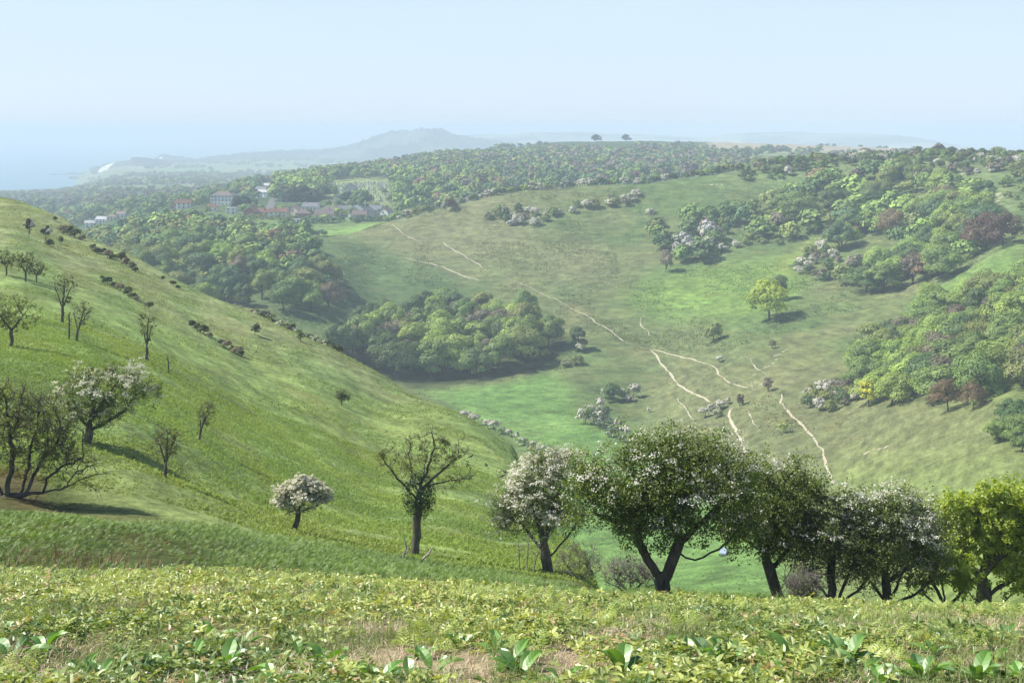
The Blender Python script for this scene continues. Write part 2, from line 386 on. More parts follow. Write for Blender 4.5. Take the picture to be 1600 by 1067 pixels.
# ------------------------------------------------------------------ far hills
def hill_mat(name):
    t = NT(name); p = t.pos(); c = t.attr('gcol', 'Color')
    n = t.noise(p, .02, 6, .7)
    cc = t.n('ShaderNodeCombineColor'); k = t.ramp(n, .3, .7, .6, 1.4)
    for i in range(3): t.set(cc.inputs[i], k)
    return t.done(t.bsdf(t.mix(1.0, c, cc.outputs[0], 'MULTIPLY'), .95, t.bump(n, 1.0, 14.0), .05))
M['hill'] = hill_mat('far_hill_cover')
def far_hill(name, prof, Y, front, back, zb, label, wood, field, bump=6.0, seed=0, cliff=None):
    px = np.arange(prof[0][0], prof[-1][0] + .1, 2.0)
    vv = pchip([a for a, b in prof], [float(b) for a, b in prof], px)
    zt = (V0 - vv) / F * Y
    s = np.concatenate([np.linspace(-1, 0, 26), np.linspace(0, 1, 9)[1:]])
    yr = np.where(s < 0, Y + s * front, Y + s * back)
    y = np.broadcast_to(yr[None, :], (len(px), len(s)))
    x = (px[:, None] - CX) / F * (Y * .8 + y * .2)
    sh = np.cos(np.clip(s, -1, 1) * math.pi / 2) ** 1.0
    z = zb + (zt[:, None] - zb) * sh[None, :]
    wd = (vnoise(x / 260, y / 300, seed) + .35 * vnoise(x / 60, y / 70, seed + 1)) > .62
    rough = (vnoise(x / 16, y / 22, seed + 2) * .7 + .3 * vnoise(x / 7, y / 9, seed + 3))
    z = z + np.where(wd, bump * rough, 0) * (sh[None, :] ** .3) * (sh[None, :] > .02)
    col = np.where(wd[..., None], np.array(wood), np.array(field))
    f2 = vnoise(x / 140, y / 200, seed + 5)
    col = np.where((~wd & (f2 > .62))[..., None], np.array(field) * np.array([1.5, 1.2, 1.3]), col)
    if cliff is not None:
        cm = cliff(px[:, None] + 0 * s[None, :], s[None, :] + 0 * px[:, None])
        col = np.where(cm[..., None], np.array([.72, .68, .58]), col)
    i = np.arange(z.size).reshape(z.shape)
    q = np.stack([i[:-1, :-1], i[1:, :-1], i[1:, 1:], i[:-1, 1:]], -1).reshape(-1, 4)
    c4 = np.concatenate([col, np.ones(col.shape[:2] + (1,))], -1).reshape(-1, 4)
    o = link(name, np_mesh(name, np.stack([x, y, z], -1).reshape(-1, 3), q, M['hill'], {'gcol': c4}, True))
    return tag(o, label, kind='structure')
WD, FD = (.045, .06, .05), (.17, .20, .13)
far_hill('coastal_hill', [(150,292),(200,272),(240,262),(300,255),(350,248),(400,244),(450,241),(500,239),(540,235),(560,229),(580,221),(600,215),(625,208),(640,209),(655,204),(668,202),(685,206),(705,213),(730,219),(770,224),(820,230),(900,245)],
         7200, 1400, 1800, -199, 'wooded coastal hill rising to a peak beyond the village', (.035, .05, .04), (.09, .12, .08), 30, 3)
far_hill('distant_downs', [(680,222),(720,213),(760,211),(800,210),(830,207),(870,208),(900,206),(950,209),(1000,211),(1050,213),(1100,215),(1140,211),(1180,208),(1230,207),(1300,209),(1380,211),(1430,217),(1470,225),(1510,236),(1560,250),(1620,262)],
         9500, 1800, 1800, -190, 'long pale downs on the horizon', WD, (.20, .25, .12), 6, 11)
far_hill('chalk_headland', [(128,276),(150,271),(163,266),(168,259),(176,255),(190,252),(212,250),(235,252),(250,257),(270,262),(300,268)],
         5600, 330, 700, -203, 'headland with a white chalk cliff above the sea', (.03, .045, .03), (.09, .12, .07), 18, 23,
         cliff=lambda p, s: (p > 150) & (p < 186 + 26 * (s < -.55)) & (s > -.86) & (s < -.12) & (vnoise(p / 6, s * 9, 5) > .22))
far_hill('far_headland', [(225,262),(245,250),(256,245),(266,246),(285,250),(320,254),(360,262)],
         6900, 300, 600, -203, 'farthest faint headland above the sea', (.03, .045, .03), (.08, .11, .07), 16, 29,
         cliff=lambda p, s: (p > 247) & (p < 260) & (s > -.7) & (s < -.3))

# ------------------------------------------------------------------ light, sky, haze, camera
SUN_AZ, SUN_EL = math.radians(-84), math.radians(49)       # from +Y, negative to the left
sd = Vector((math.sin(SUN_AZ) * math.cos(SUN_EL), math.cos(SUN_AZ) * math.cos(SUN_EL), math.sin(SUN_EL)))
sun = bpy.data.lights.new('sun', 'SUN'); sun.energy = 5.0; sun.angle = math.radians(.53); sun.color = (1, .95, .86)
so = bpy.data.objects.new('sun', sun); C.objects.link(so); so.rotation_euler = sd.to_track_quat('Z', 'Y').to_euler(); so.location = (-60, 20, 80)
w = bpy.data.worlds.new('World'); sc.world = w; w.use_nodes = True
nt = w.node_tree; bg = nt.nodes['Background']
sky = nt.nodes.new('ShaderNodeTexSky'); sky.sky_type = 'NISHITA'; sky.sun_disc = False
sky.sun_elevation = SUN_EL; sky.sun_rotation = SUN_AZ; sky.altitude = 0; sky.air_density = 1.0; sky.dust_density = .3; sky.ozone_density = 2.0
veil = nt.nodes.new('ShaderNodeMix'); veil.data_type = 'RGBA'; veil.inputs['Factor'].default_value = .72
tcw = nt.nodes.new('ShaderNodeTexCoord'); sxyz = nt.nodes.new('ShaderNodeSeparateXYZ'); nt.links.new(tcw.outputs['Generated'], sxyz.inputs[0])
vr = nt.nodes.new('ShaderNodeMapRange'); nt.links.new(sxyz.outputs[2], vr.inputs[0])                 # the veil thins overhead
for i_, v_ in zip((1, 2, 3, 4), (.09, .42, .78, .06)): vr.inputs[i_].default_value = v_
cn = nt.nodes.new('ShaderNodeTexNoise'); cmap = nt.nodes.new('ShaderNodeMapping'); nt.links.new(tcw.outputs['Generated'], cmap.inputs[0]); cmap.inputs['Scale'].default_value = (3, 3, 14)
nt.links.new(cmap.outputs[0], cn.inputs['Vector']); cn.inputs['Scale'].default_value = 1.4; cn.inputs['Detail'].default_value = 4
cm2 = nt.nodes.new('ShaderNodeMath'); cm2.operation = 'MULTIPLY_ADD'; nt.links.new(cn.outputs['Fac'], cm2.inputs[0]); cm2.inputs[1].default_value = .5; cm2.inputs[2].default_value = .75
cm3 = nt.nodes.new('ShaderNodeMath'); cm3.operation = 'MULTIPLY'; cm3.use_clamp = True; nt.links.new(vr.outputs[0], cm3.inputs[0]); nt.links.new(cm2.outputs[0], cm3.inputs[1]); nt.links.new(cm3.outputs[0], veil.inputs['Factor'])
nt.links.new(sky.outputs[0], veil.inputs[6]); veil.inputs[7].default_value = (5.7, 7.0, 8.7, 1)      # thin bright high cloud over the blue
nt.links.new(veil.outputs[2], bg.inputs[0]); bg.inputs[1].default_value = .083

def box_mesh(name, lo, hi):
    bm = bmesh.new(); bmesh.ops.create_cube(bm, size=1)
    for v in bm.verts:
        v.co = Vector([lo[i] if v.co[i] < 0 else hi[i] for i in range(3)])
    me = bpy.data.meshes.new(name); bm.to_mesh(me); bm.free(); return me
hm = bpy.data.materials.new('haze_air'); hm.use_nodes = True; hm.node_tree.nodes.clear()
ho = hm.node_tree.nodes.new('ShaderNodeOutputMaterial'); pv = hm.node_tree.nodes.new('ShaderNodeVolumePrincipled')
pv.inputs['Color'].default_value = (.70, .83, 1.0, 1); pv.inputs['Density'].default_value = .00024; pv.inputs['Anisotropy'].default_value = 0.0
hm.node_tree.links.new(pv.outputs[0], ho.inputs['Volume'])
hz = box_mesh('haze', (-16000, -300, -206), (12000, 18000, 24)); hz.materials.append(hm)
hzo = link('haze', hz); tag(hzo, 'thin blue haze lying over the whole valley and the sea', kind='stuff')

cam = bpy.data.cameras.new('camera'); co = bpy.data.objects.new('camera', cam); C.objects.link(co); sc.camera = co
co.rotation_euler = (math.pi / 2, 0, 0); cam.sensor_width = 36; cam.lens = 36 * F / 1600
cam.shift_y = -(1067 / 2 - V0) / 1600; cam.clip_start = .1; cam.clip_end = 60000
sc.view_settings.view_transform = 'Standard'; sc.view_settings.look = 'None'; sc.view_settings.gamma = 1; sc.view_settings.exposure = 0.64
cy = sc.cycles
cy.max_bounces = 6; cy.diffuse_bounces = 3; cy.glossy_bounces = 2; cy.transmission_bounces = 3; cy.volume_bounces = 1; cy.transparent_max_bounces = 4
cy.use_adaptive_sampling = True; cy.adaptive_threshold = .02
# ------------------------------------------------------------------ plant geometry
def unit(v): return v / np.maximum(1e-9, np.linalg.norm(v, axis=-1, keepdims=True))

def leaf_quads(c, nrm, size, r, aspect=.62, fold=.18):
    """rhombic leaves centred at c facing nrm; size per leaf -> verts, quads"""
    n = len(c); a = r.normal(size=(n, 3)); t = unit(np.cross(nrm, a)); b = np.cross(nrm, t)
    s = np.broadcast_to(np.asarray(size, float), (n,))[:, None]
    v = np.stack([c - t * s * .5, c - b * s * .5 * aspect + nrm * s * fold * .3, c + t * s * .5, c + b * s * .5 * aspect + nrm * s * fold * .3], 1)
    return v.reshape(-1, 3), np.arange(4 * n).reshape(n, 4)

def sph(n, r): return unit(r.normal(size=(n, 3)))

def tube(paths, sides=5):
    """paths: list of (pts (k,3), radii (k,)) -> verts, quads"""
    VS, QS, off = [], [], 0
    for pts, rad in paths:
        pts = np.asarray(pts, float); rad = np.asarray(rad, float); k = len(pts)
        if k < 2: continue
        d = np.gradient(pts, axis=0); d = unit(d)
        ref = np.array([0.31, .95, .05]); u = unit(np.cross(d, ref)); w_ = np.cross(d, u)
        ns = sides if rad[0] > .02 else (4 if rad[0] > .008 else 3)
        an = np.arange(ns) / ns * 2 * math.pi
        ring = pts[:, None] + rad[:, None, None] * (np.cos(an)[None, :, None] * u[:, None] + np.sin(an)[None, :, None] * w_[:, None])
        i = np.arange(k * ns).reshape(k, ns) + off; j = np.roll(i, -1, 1)
        VS.append(ring.reshape(-1, 3)); QS.append(np.stack([i[:-1], j[:-1], j[1:], i[1:]], -1).reshape(-1, 4)); off += k * ns
    return np.concatenate(VS), np.concatenate(QS)

# --- far crowns: lobes of leaf clumps, height 1, base at 0
def crown_arrays(seed, form, n=3000, leaf=.055):
    r = np.random.default_rng(seed)
    if form == 'round':   K, cz, R = 40, .51, (.46, .46, .47)
    elif form == 'broad': K, cz, R = 46, .50, (.62, .60, .46)
    elif form == 'tall':  K, cz, R = 34, .51, (.32, .32, .48)
    elif form == 'swept': K, cz, R = 44, .49, (.58, .50, .46)
    elif form == 'bush':  K, cz, R = 30, .42, (.66, .62, .50)
    elif form == 'thorn': K, cz, R = 24, .60, (.52, .48, .34)
    elif form == 'cone':  K, cz, R = 34, .50, (.24, .24, .48)
    elif form == 'twiggy':K, cz, R = 30, .54, (.40, .40, .44)
    R = np.array(R); cs = sph(K, r); cs[:, 2] = np.where(cs[:, 2] < -.55, -cs[:, 2], cs[:, 2])
    rad = r.uniform(.42, 1.02, K)[:, None]
    cen = cs * rad * R * .80 + np.array([0, 0, cz])
    lr = r.uniform(.13, .40, K) * R.mean()
    if form == 'cone':
        cen[:, :2] *= np.clip(1.25 - cen[:, 2:3], .1, 1.2)
        lr *= np.clip(1.3 - cen[:, 2], .35, 1)
    li = r.choice(K, n, p=lr ** 2 / (lr ** 2).sum()); d = sph(n, r)
    d[:, 2] = np.where(d[:, 2] < -.2, -d[:, 2] * .6, d[:, 2]); d = unit(d)
    c = cen[li] + d * (lr[li] * r.uniform(.74, 1.08, n))[:, None]
    keep = np.ones(n, bool)
    for k in range(K):
        keep &= ~((np.linalg.norm(c - cen[k], axis=1) < lr[k] * .66) & (li != k))
    keep &= c[:, 2] > .03
    if form == 'twiggy': keep &= r.random(n) < .45
    c, d, li = c[keep], d[keep], li[keep]
    nrm = unit(d + .7 * unit(c - np.array([0, 0, cz])) + r.normal(size=c.shape) * .3)
    m = len(c); lobe_t = r.random(K)[li]
    rnd = np.clip(.25 + .5 * r.random(m) + .35 * (lobe_t - .5), 0, 1)
    bl = np.clip(.55 * lobe_t + .35 * r.random(m) + .35 * (d[:, 2]) * .5 + .1, 0, .999)
    v, q = leaf_quads(c, nrm, leaf * r.uniform(.7, 1.4, m), r, .8)
    if form == 'swept':
        v[:, 0] += v[:, 2] * .28
    return v, q, np.repeat(rnd, 4), np.repeat(bl, 4)

def trunk_arrays(seed, form):
    r = np.random.default_rng(seed + 500); paths = []
    top = .62; rr = .028 if form not in ('bush',) else .022
    z = np.linspace(-.06, top, 6); lean = r.normal(size=2) * .03
    paths.append((np.stack([lean[0] * z, lean[1] * z, z], 1), np.linspace(rr, rr * .35, 6)))
    nb = 16 if form == 'twiggy' else 6
    for k in range(nb):
        z0 = r.uniform(.16, .5); a = r.uniform(0, 2 * math.pi); L = r.uniform(.22, .38)
        t = np.linspace(0, 1, 5)
        p = np.stack([lean[0] * z0 + np.cos(a) * L * t * .8, lean[1] * z0 + np.sin(a) * L * t * .8, z0 + L * (t * .75 + .25 * t * t)], 1)
        paths.append((p, np.linspace(rr * .5, rr * .12, 5)))
    v, q = tube(paths, 6)
    if form == 'swept': v[:, 0] += v[:, 2] * .28
    return v, q

LIB = {}
def lib(form, k, big):
    key = (form, k, big)
    if key not in LIB:
        n, lf = (8000, .037) if big else (1900, .075)
        if form == 'bush' or form == 'thorn': n, lf = (int(n * .75), lf * 1.25)
        v, q, rnd, bl = crown_arrays(100 + 13 * k + len(form) * 7, form, n, lf)
        crown = np_mesh(form + '_crown', v, q, M['crown'], {'rnd': rnd, 'bl': bl})
        tv, tq = trunk_arrays(100 + 13 * k, form)
        trunk = np_mesh(form + '_trunk', tv, tq, M['bark_far'], None, True)
        LIB[key] = (crown, trunk)
    return LIB[key]
LIB1 = {}
def lib_one(form, k, big):
    """crown and trunk in one mesh, for the small far ones"""
    key = (form, k, big)
    if key not in LIB1:
        n, lf = (2600, .066) if big else (900, .11)
        v, q, rnd, bl = crown_arrays(300 + 13 * k + len(form) * 7, form, n, lf)
        tv, tq = trunk_arrays(300 + 13 * k, form)
        me = np_mesh(form + '_plant', np.concatenate([v, tv]), [np.concatenate([q, tq + len(v)])], [M['crown'], M['bark_far']],
                     {'rnd': np.concatenate([rnd, np.zeros(len(tv))]), 'bl': np.concatenate([bl, np.zeros(len(tv))])})
        mi = np.zeros(len(q) + len(tq), np.int32); mi[len(q):] = 1; me.polygons.foreach_set('material_index', mi)
        LIB1[key] = me
    return LIB1[key]

COL = {  # leaf colours with the word used in labels
 'bright green': (.28, .39, .095), 'mid green': (.20, .29, .085), 'dark green': (.12, .185, .07), 'olive green': (.22, .26, .085),
 'blue green': (.12, .20, .095), 'yellow green': (.33, .42, .055), 'grey brown': (.20, .18, .13), 'copper brown': (.14, .09, .07),
 'russet': (.23, .17, .10), 'yellow': (.52, .58, .07), 'dark olive': (.075, .095, .04), 'near black green': (.035, .06, .035)}
FORM_WORD = {'round': 'round', 'broad': 'broad', 'tall': 'tall', 'swept': 'wind swept', 'bush': 'bushy', 'thorn': 'spreading', 'cone': 'conical', 'twiggy': 'twiggy'}
PLACED = []          # (object, info) waiting for labels
def plant(form, pos, h, colour, group, cat='tree', wood='', w=1.0, bloom=1.0, name=None, label=None, parts=True, k=None, rz=None, jit=.12, big=None):
    k = int(rng.integers(0, 5)) if k is None else k
    px_h = h / pos[1] * F
    if big is None: big = px_h > 42
    col = np.array(COL[colour]) * (1 + rng.uniform(-jit, jit)) * (1 + rng.uniform(-jit, jit, 3) * .35)
    c4 = (float(col[0]), float(col[1]), float(col[2]), float(bloom))
    rz = (rng.uniform(0, 6.28) if form != 'swept' else rng.uniform(-.5, .5)) if rz is None else rz
    sc3 = (h * w * rng.uniform(.82, 1.2), h * w * rng.uniform(.82, 1.2), h)
    pos = Vector(pos) - Vector((0, 0, h * {'bush': .02, 'thorn': .05}.get(form, .10)))
    name = name or {'tree': 'tree', 'shrub': 'shrub', 'bush': 'hawthorn_bush', 'hawthorn': 'hawthorn_tree', 'conifer': 'conifer_tree'}[cat]
    if parts:
        o = empty(name, pos, rz); o.scale = sc3; o.rotation_euler = (rng.normal() * .06, rng.normal() * .06, rz)
        cm, tm = lib(form, k, big)
        a = link('trunk', tm, o); b = link('crown', cm, o); b.color = c4
    else:
        o = link(name, lib_one(form, k, big), None, pos); o.rotation_euler = (0, 0, rz); o.scale = sc3; o.color = c4
    tag(o, label, cat, group)
    if label is None:
        PLACED.append((o, dict(form=form, colour=colour, group=group, wood=wood or group, cat=cat, bloom=bloom, p=CX + pos[0] / pos[1] * F, Y=pos[1])))
    return o

def merge_rest(name, keep, label):
    """the smallest of a kind in the picture, past the largest `keep`, become one mass"""
    global PLACED
    L = sorted([t for t in PLACED if t[0].name.split('.')[0] == name], key=lambda t: -t[0].scale[2] / t[1]['Y'])[keep:]
    if not L: return
    gone = {id(t) for t in L}; PLACED = [t for t in PLACED if id(t) not in gone]
    VS, QS, RN, BL, CC, off = [], [], [], [], [], 0; cache = {}
    for o, i in L:
        key = (i['form'], int(rng.integers(0, 2)))
        if key not in cache: cache[key] = crown_arrays(800 + key[1] * 31 + len(key[0]), key[0], 560, .135)
        v, q, rn, bl = cache[key]; a = o.rotation_euler[2]; ca, sa = math.cos(a), math.sin(a); s = o.scale
        crown = o if o.type == 'MESH' else [c for c in o.children if c.name.startswith('crown')][0]
        vx, vy = v[:, 0] * s[0], v[:, 1] * s[1]
        VS.append(np.stack([vx * ca - vy * sa, vx * sa + vy * ca, v[:, 2] * s[2]], 1) + np.array(o.location)); QS.append(q + off); off += len(v); RN.append(rn)
        c = np.array(crown.color); w_ = (bl > c[3])[:, None]; CC.append(np.where(w_, np.array([.5, .48, .43]), c[None, :3]))
        for ch in list(o.children): bpy.data.objects.remove(ch)
        bpy.data.objects.remove(o)
    col = np.concatenate(CC); col = np.concatenate([col, np.ones((len(col), 1))], 1)
    o = link(name + '_mass', np_mesh(name + '_mass', np.concatenate(VS), np.concatenate(QS), mass_mat(), {'rnd': np.concatenate(RN), 'gcol': col}))
    return tag(o, label, kind='stuff')
def mass_mat():
    if 'mass' not in M:
        t = NT('mass_leaves'); cA = t.attr('gcol', 'Color'); k = t.ramp(t.attr('rnd'), 0, 1, .6, 1.45); cmb = t.n('ShaderNodeCombineColor')
        for i in range(3): t.set(cmb.inputs[i], k)
        M['mass'] = t.done(t.bsdf(t.mix(1.0, cA, cmb.outputs[0], 'MULTIPLY'), .9, None, .05))
    return M['mass']
def ordinal(n): return str(n) + ('th' if 10 <= n % 100 <= 20 else {1: 'st', 2: 'nd', 3: 'rd'}.get(n % 10, 'th'))
def label_placed():
    """each plant's label: look, then its row and place in the row of its wood"""
    by = {}
    for o, i in PLACED: by.setdefault(i['wood'], []).append((o, i))
    for wood, L in by.items():
        L.sort(key=lambda t: t[1]['Y']); n = len(L)
        rows = 1 if n < 14 else (3 if n < 60 else 5)
        nm = {1: [''], 3: ['front', 'middle', 'back'], 5: ['front', 'second', 'middle', 'fourth', 'back']}[rows]
        for rI in range(rows):
            seg = sorted(L[rI * n // rows:(rI + 1) * n // rows], key=lambda t: t[1]['p'])
            for j, (o, i) in enumerate(seg):
                look = i['colour'] + ' ' + FORM_WORD[i['form']]
                if i['bloom'] < .62: look = 'white flowered ' + FORM_WORD[i['form']]
                elif i['bloom'] < .85: look = i['colour'] + ' part flowering'
                noun = {'tree': 'tree', 'shrub': 'shrub', 'bush': 'bush', 'hawthorn': 'hawthorn', 'conifer': 'conifer'}[i['cat']]
                where = f" in {nm[rI]} row of {wood}" if rows > 1 else f" along {wood}"
                o['label'] = f"{look} {noun}, {ordinal(j + 1)} from left{where}"

# --- near trees: space colonisation inside the outline
def grow_tree(seed, stems, blobs, Y, base, n_attr=420, step=None, kill=None, infl=None, depth=.85, surf=.6, wig=.25):
    """stems: list of px polylines (each from the base or from a fork) ; blobs: (cx, cy, rx, ry) px ellipses of the crown.
    Returns node array, parent array (metres, local to base)."""
    r = np.random.default_rng(seed); m = Y / F; bx, bv = base
    nodes, par = [], []
    def add(p, q):
        nodes.append(np.array(p, float)); par.append(q); return len(nodes) - 1
    H = (bv - min(b[1] - b[3] for b in blobs)) * m
    step = step or H * .035
    for poly in stems:
        P3 = [np.array([(a[0] - bx) * m, (a[2] if len(a) > 2 else 0.0) * m, (bv - a[1]) * m]) for a in poly]
        if nodes:
            dd = [np.linalg.norm(n_ - P3[0]) for n_ in nodes]; prev = int(np.argmin(dd))
        else: prev = add(P3[0], -1)
        for a, b in zip(P3[:-1], P3[1:]):
            L = np.linalg.norm(b - a); k = max(1, int(L / (step * 1.2)))
            for t in range(1, k + 1):
                q = a + (b - a) * t / k + r.normal(size=3) * step * wig * .35
                prev = add(q, prev)
    n_stem = len(nodes)
    A = []
    area = np.array([b[2] * b[3] for b in blobs], float); cnt = np.maximum(6, (n_attr * area / area.sum())).astype(int)
    for (cx, cy, rx, ry), c in zip(blobs, cnt):
        d = sph(c, r) * (r.random(c) ** (1 / (3 + 5 * surf)))[:, None]
        rd = min(rx, max(ry, rx * .7)) * depth
        A.append(np.stack([(cx - bx + d[:, 0] * rx) * m, d[:, 1] * rd * m, (bv - cy + d[:, 2] * ry) * m], 1))
    A = np.concatenate(A)
    kill = kill or step * 1.3; infl = infl or H * .6
    alive = np.ones(len(A), bool)
    N = np.array(nodes)
    D = np.linalg.norm(A[:, None] - N[None], axis=2); near_i = D.argmin(1); near_d = D.min(1)
    for it in range(150):
        act = alive & (near_d < infl)
        if not act.any(): break
        new, newp = [], []
        for ni in np.unique(near_i[act]):
            s = act & (near_i == ni)
            d = unit(A[s] - N[ni]).sum(0) + r.normal(size=3) * wig * np.sqrt(s.sum()) + np.array([0, 0, .12])
            L = np.linalg.norm(d)
            if L < 1e-6: continue
            new.append(N[ni] + d / L * step); newp.append(ni)
        if not new: break
        new = np.array(new); base_i = len(N); N = np.concatenate([N, new]); par += newp
        D = np.linalg.norm(A[:, None] - new[None], axis=2); j = D.argmin(1); dm = D.min(1)
        b = dm < near_d; near_i = np.where(b, base_i + j, near_i); near_d = np.where(b, dm, near_d)
        alive &= near_d > kill
        if len(N) > 6500: break
    return N, np.array(par), r

def tree_paths(N, par, r_base, r_tip, twig=0.0, r=None, power=2.4, twig_len=.5):
    n = len(N); ch = [[] for _ in range(n)]
    for i in range(1, n): ch[par[i]].append(i)
    cnt = np.zeros(n)
    for i in range(n - 1, -1, -1):
        cnt[i] = max(1.0, sum(cnt[c] for c in ch[i]))
    rad = r_tip * cnt ** (1 / power)
    k = r_base / rad[0]; rad = r_tip + (rad - r_tip) * (r_base - r_tip) / max(1e-6, rad[0] - r_tip)
    paths = []; stack = [(0, None)]
    while stack:
        s, pre = stack.pop(); chain = [] if pre is None else [pre]
        cur = s
        while True:
            chain.append(cur)
            if not ch[cur]: break
            o = sorted(ch[cur], key=lambda c: -cnt[c])
            for c in o[1:]: stack.append((c, cur))
            cur = o[0]
        rr = rad[chain].copy()
        if pre is not None: rr[0] = min(rr[0], rr[1] * 1.15)
        rr[-1] *= .5
        paths.append((N[chain], rr))
    thin = np.where(rad < r_tip * 2.6)[0]
    if twig > 0:
        for i in thin:
            for _ in range(r.poisson(twig)):
                d = N[i] - N[par[i]] if par[i] >= 0 else np.array([0, 0, 1.])
                d = unit(unit(d) + r.normal(size=3) * .6 + np.array([0, 0, .15])); L = twig_len * r.uniform(.4, 1.1)
                mid = N[i] + d * L * .5 + r.normal(size=3) * L * .07
                paths.append((np.stack([N[i], mid, N[i] + d * L + r.normal(size=3) * L * .1]), np.array([r_tip * .75, r_tip * .55, r_tip * .25])))
    return paths, rad, thin

def near_tree(name, label, base, Y, stems, blobs, r_base, leaf_m, cat='tree', group=None, seed=1, n_attr=420, leaves=14000, leaf=.07, spread=.18,
              petals=0, petal=.05, petal_at=None, r_tip=.006, twig=1.0, twig_len=.4, bark='bark', surf=.6, wig=.25, depth=.85, ivy=None, pos=None, clump=1.5, leaf_blobs=None, power=1.6):
    o_pos = pos if pos is not None else hit(base[0], base[1], 27.5, 95) - Vector((0, 0, .05))
    if pos is None: print('NEAR', label[:30], round(Y, 1), round(o_pos.y, 1))
    Y = o_pos.y
    N, par, r = grow_tree(seed, stems, blobs, Y, base, n_attr, depth=depth, surf=surf, wig=wig)
    paths, rad, thin = tree_paths(N, par, r_base, r_tip, twig, r, power, twig_len)
    o = empty(name, o_pos); tag(o, label, cat, group)
    p0, r0 = paths[0]; p0 = np.concatenate([[p0[0] - np.array([0, 0, .35])], p0]); r0 = np.concatenate([[r0[0] * 1.25], r0]); paths[0] = (p0, r0)
    v, q = tube(paths, 8); link('trunk', np_mesh(name + '_trunk', v, q, M[bark], None, True), o)
    m = Y / F; cen = N[thin].mean(0) if len(thin) else N.mean(0)
    wsel = np.ones(len(thin))
    if leaf_blobs is not None:
        wsel[:] = .04
        for cx, cy, rx, ry in leaf_blobs:
            e = ((N[thin, 0] / m + base[0] - cx) / rx) ** 2 + ((base[1] - N[thin, 2] / m - cy) / ry) ** 2
            wsel = np.where(e < 1, 1.0, wsel)
    wsel = wsel * np.exp(.9 * r.normal(size=len(thin)) * clump); wsel /= wsel.sum()
    if leaves:
        # leaves sit in small sprays round the twig ends
        ns = max(20, leaves // 22); si = r.choice(thin, ns, p=wsel)
        sc_ = N[si] + r.normal(size=(ns, 3)) * spread
        li = r.integers(0, ns, leaves); c = sc_[li] + r.normal(size=(leaves, 3)) * spread * .38
        nrm = unit(unit(c - cen) * .5 + np.array([0, 0, .55]) + r.normal(size=c.shape) * .75)
        v, q = leaf_quads(c, nrm, leaf * r.uniform(.6, 1.3, leaves), r)
        rnd = np.clip(.5 * r.random(leaves) + .5 * r.random(ns)[li], 0, 1)
        crown = link('crown', np_mesh(name + '_leaves', v, q, M[leaf_m], {'rnd': np.repeat(rnd, 4)}), o)
    if petals:
        pw = np.ones(len(thin))
        hgt = (N[thin, 2] - N[thin, 2].min()) / (np.ptp(N[thin, 2]) + 1e-6)
        out = np.linalg.norm((N[thin] - cen) / (N[thin].std(0) + .01), axis=1)
        pw = (.25 + hgt) * np.clip(out, .3, 2) ** 1.5
        if petal_at is not None:
            k = np.full(len(thin), .06)
            for cx, cy, rx, ry in petal_at:
                e = ((N[thin, 0] / m + base[0] - cx) / rx) ** 2 + ((base[1] - N[thin, 2] / m - cy) / ry) ** 2
                k = np.where(e < 1, 1.0, k)
            pw = pw * k
        pw = pw * np.exp(r.normal(size=len(thin)) * .7); pw /= pw.sum()
        ns = max(10, petals // 90); si = r.choice(thin, ns, p=pw)          # sprays, each of several flower heads
        sc_ = N[si] + r.normal(size=(ns, 3)) * spread * .7 + unit(N[si] - cen) * spread * .4
        nh = ns * 7; hc = sc_[r.integers(0, ns, nh)] + r.normal(size=(nh, 3)) * np.array([.24, .24, .09]) * (spread / .2)
        li = r.integers(0, nh, petals); c = hc[li] + r.normal(size=(petals, 3)) * np.array([.055, .055, .03]) * (spread / .2)
        nrm = unit(unit(c - cen) * .5 + np.array([0, 0, .6]) + r.normal(size=c.shape) * .6)
        v, q = leaf_quads(c, nrm, petal * r.uniform(.7, 1.25, petals), r, .9, .1)
        link('blossom', np_mesh(name + '_blossom', v, q, M['petal'], {'rnd': np.repeat(r.random(petals), 4)}), o)
    if ivy is not None:
        n_i = ivy[4]; d = sph(n_i, r) * (r.random(n_i) ** .4)[:, None]
        c = np.stack([(ivy[0] - base[0] + d[:, 0] * ivy[2]) * m, d[:, 1] * ivy[2] * m * .8, (base[1] - ivy[1] + d[:, 2] * ivy[3]) * m], 1)
        kk = fbm(c[:, 0] * 2.2, c[:, 2] * 2.2 + c[:, 1], seed, 3) > -.22; c = c[kk]; d = d[kk]
        v, q = leaf_quads(c, unit(d + r.normal(size=c.shape) * .5), .085 * r.uniform(.6, 1.3, len(c)), r, .8)
        link('ivy', np_mesh(name + '_ivy', v, q, M['ivy'], {'rnd': np.repeat(r.random(len(c)), 4)}), o)
    return o
# ------------------------------------------------------------------ the trees along the brow
G = 'hawthorns along the brow'
near_tree('hawthorn_tree', 'big dark green hawthorn with a forked trunk and wide domed crown', (1038, 938), 47,
    [[(1040, 940), (1036, 915), (1034, 902)], [(1034, 902), (1012, 872), (999, 842), (1000, 800), (1010, 760)], [(1036, 905), (1048, 880), (1060, 845), (1062, 800), (1080, 760)],
     [(1056, 862), (1085, 872), (1110, 862), (1145, 838)], [(999, 838), (965, 815), (930, 800)], [(1060, 845), (1110, 800), (1140, 770)]],
    [(965, 770, 62, 55), (1050, 745, 90, 62), (1125, 768, 62, 62), (1010, 708, 62, 30), (1105, 712, 66, 34), (932, 742, 42, 42), (1150, 815, 38, 36), (1045, 812, 82, 36), (905, 790, 22, 30), (1060, 690, 50, 16)],
    .21, 'haw', 'tree', G, 11, 1100, 44000, .078, .24, petals=6500, petal=.05, petal_at=[(1000, 725, 90, 60), (1110, 720, 75, 50), (1010, 780, 40, 40), (1090, 790, 40, 30)], r_tip=.006, twig=1.0, surf=0, clump=2.0)
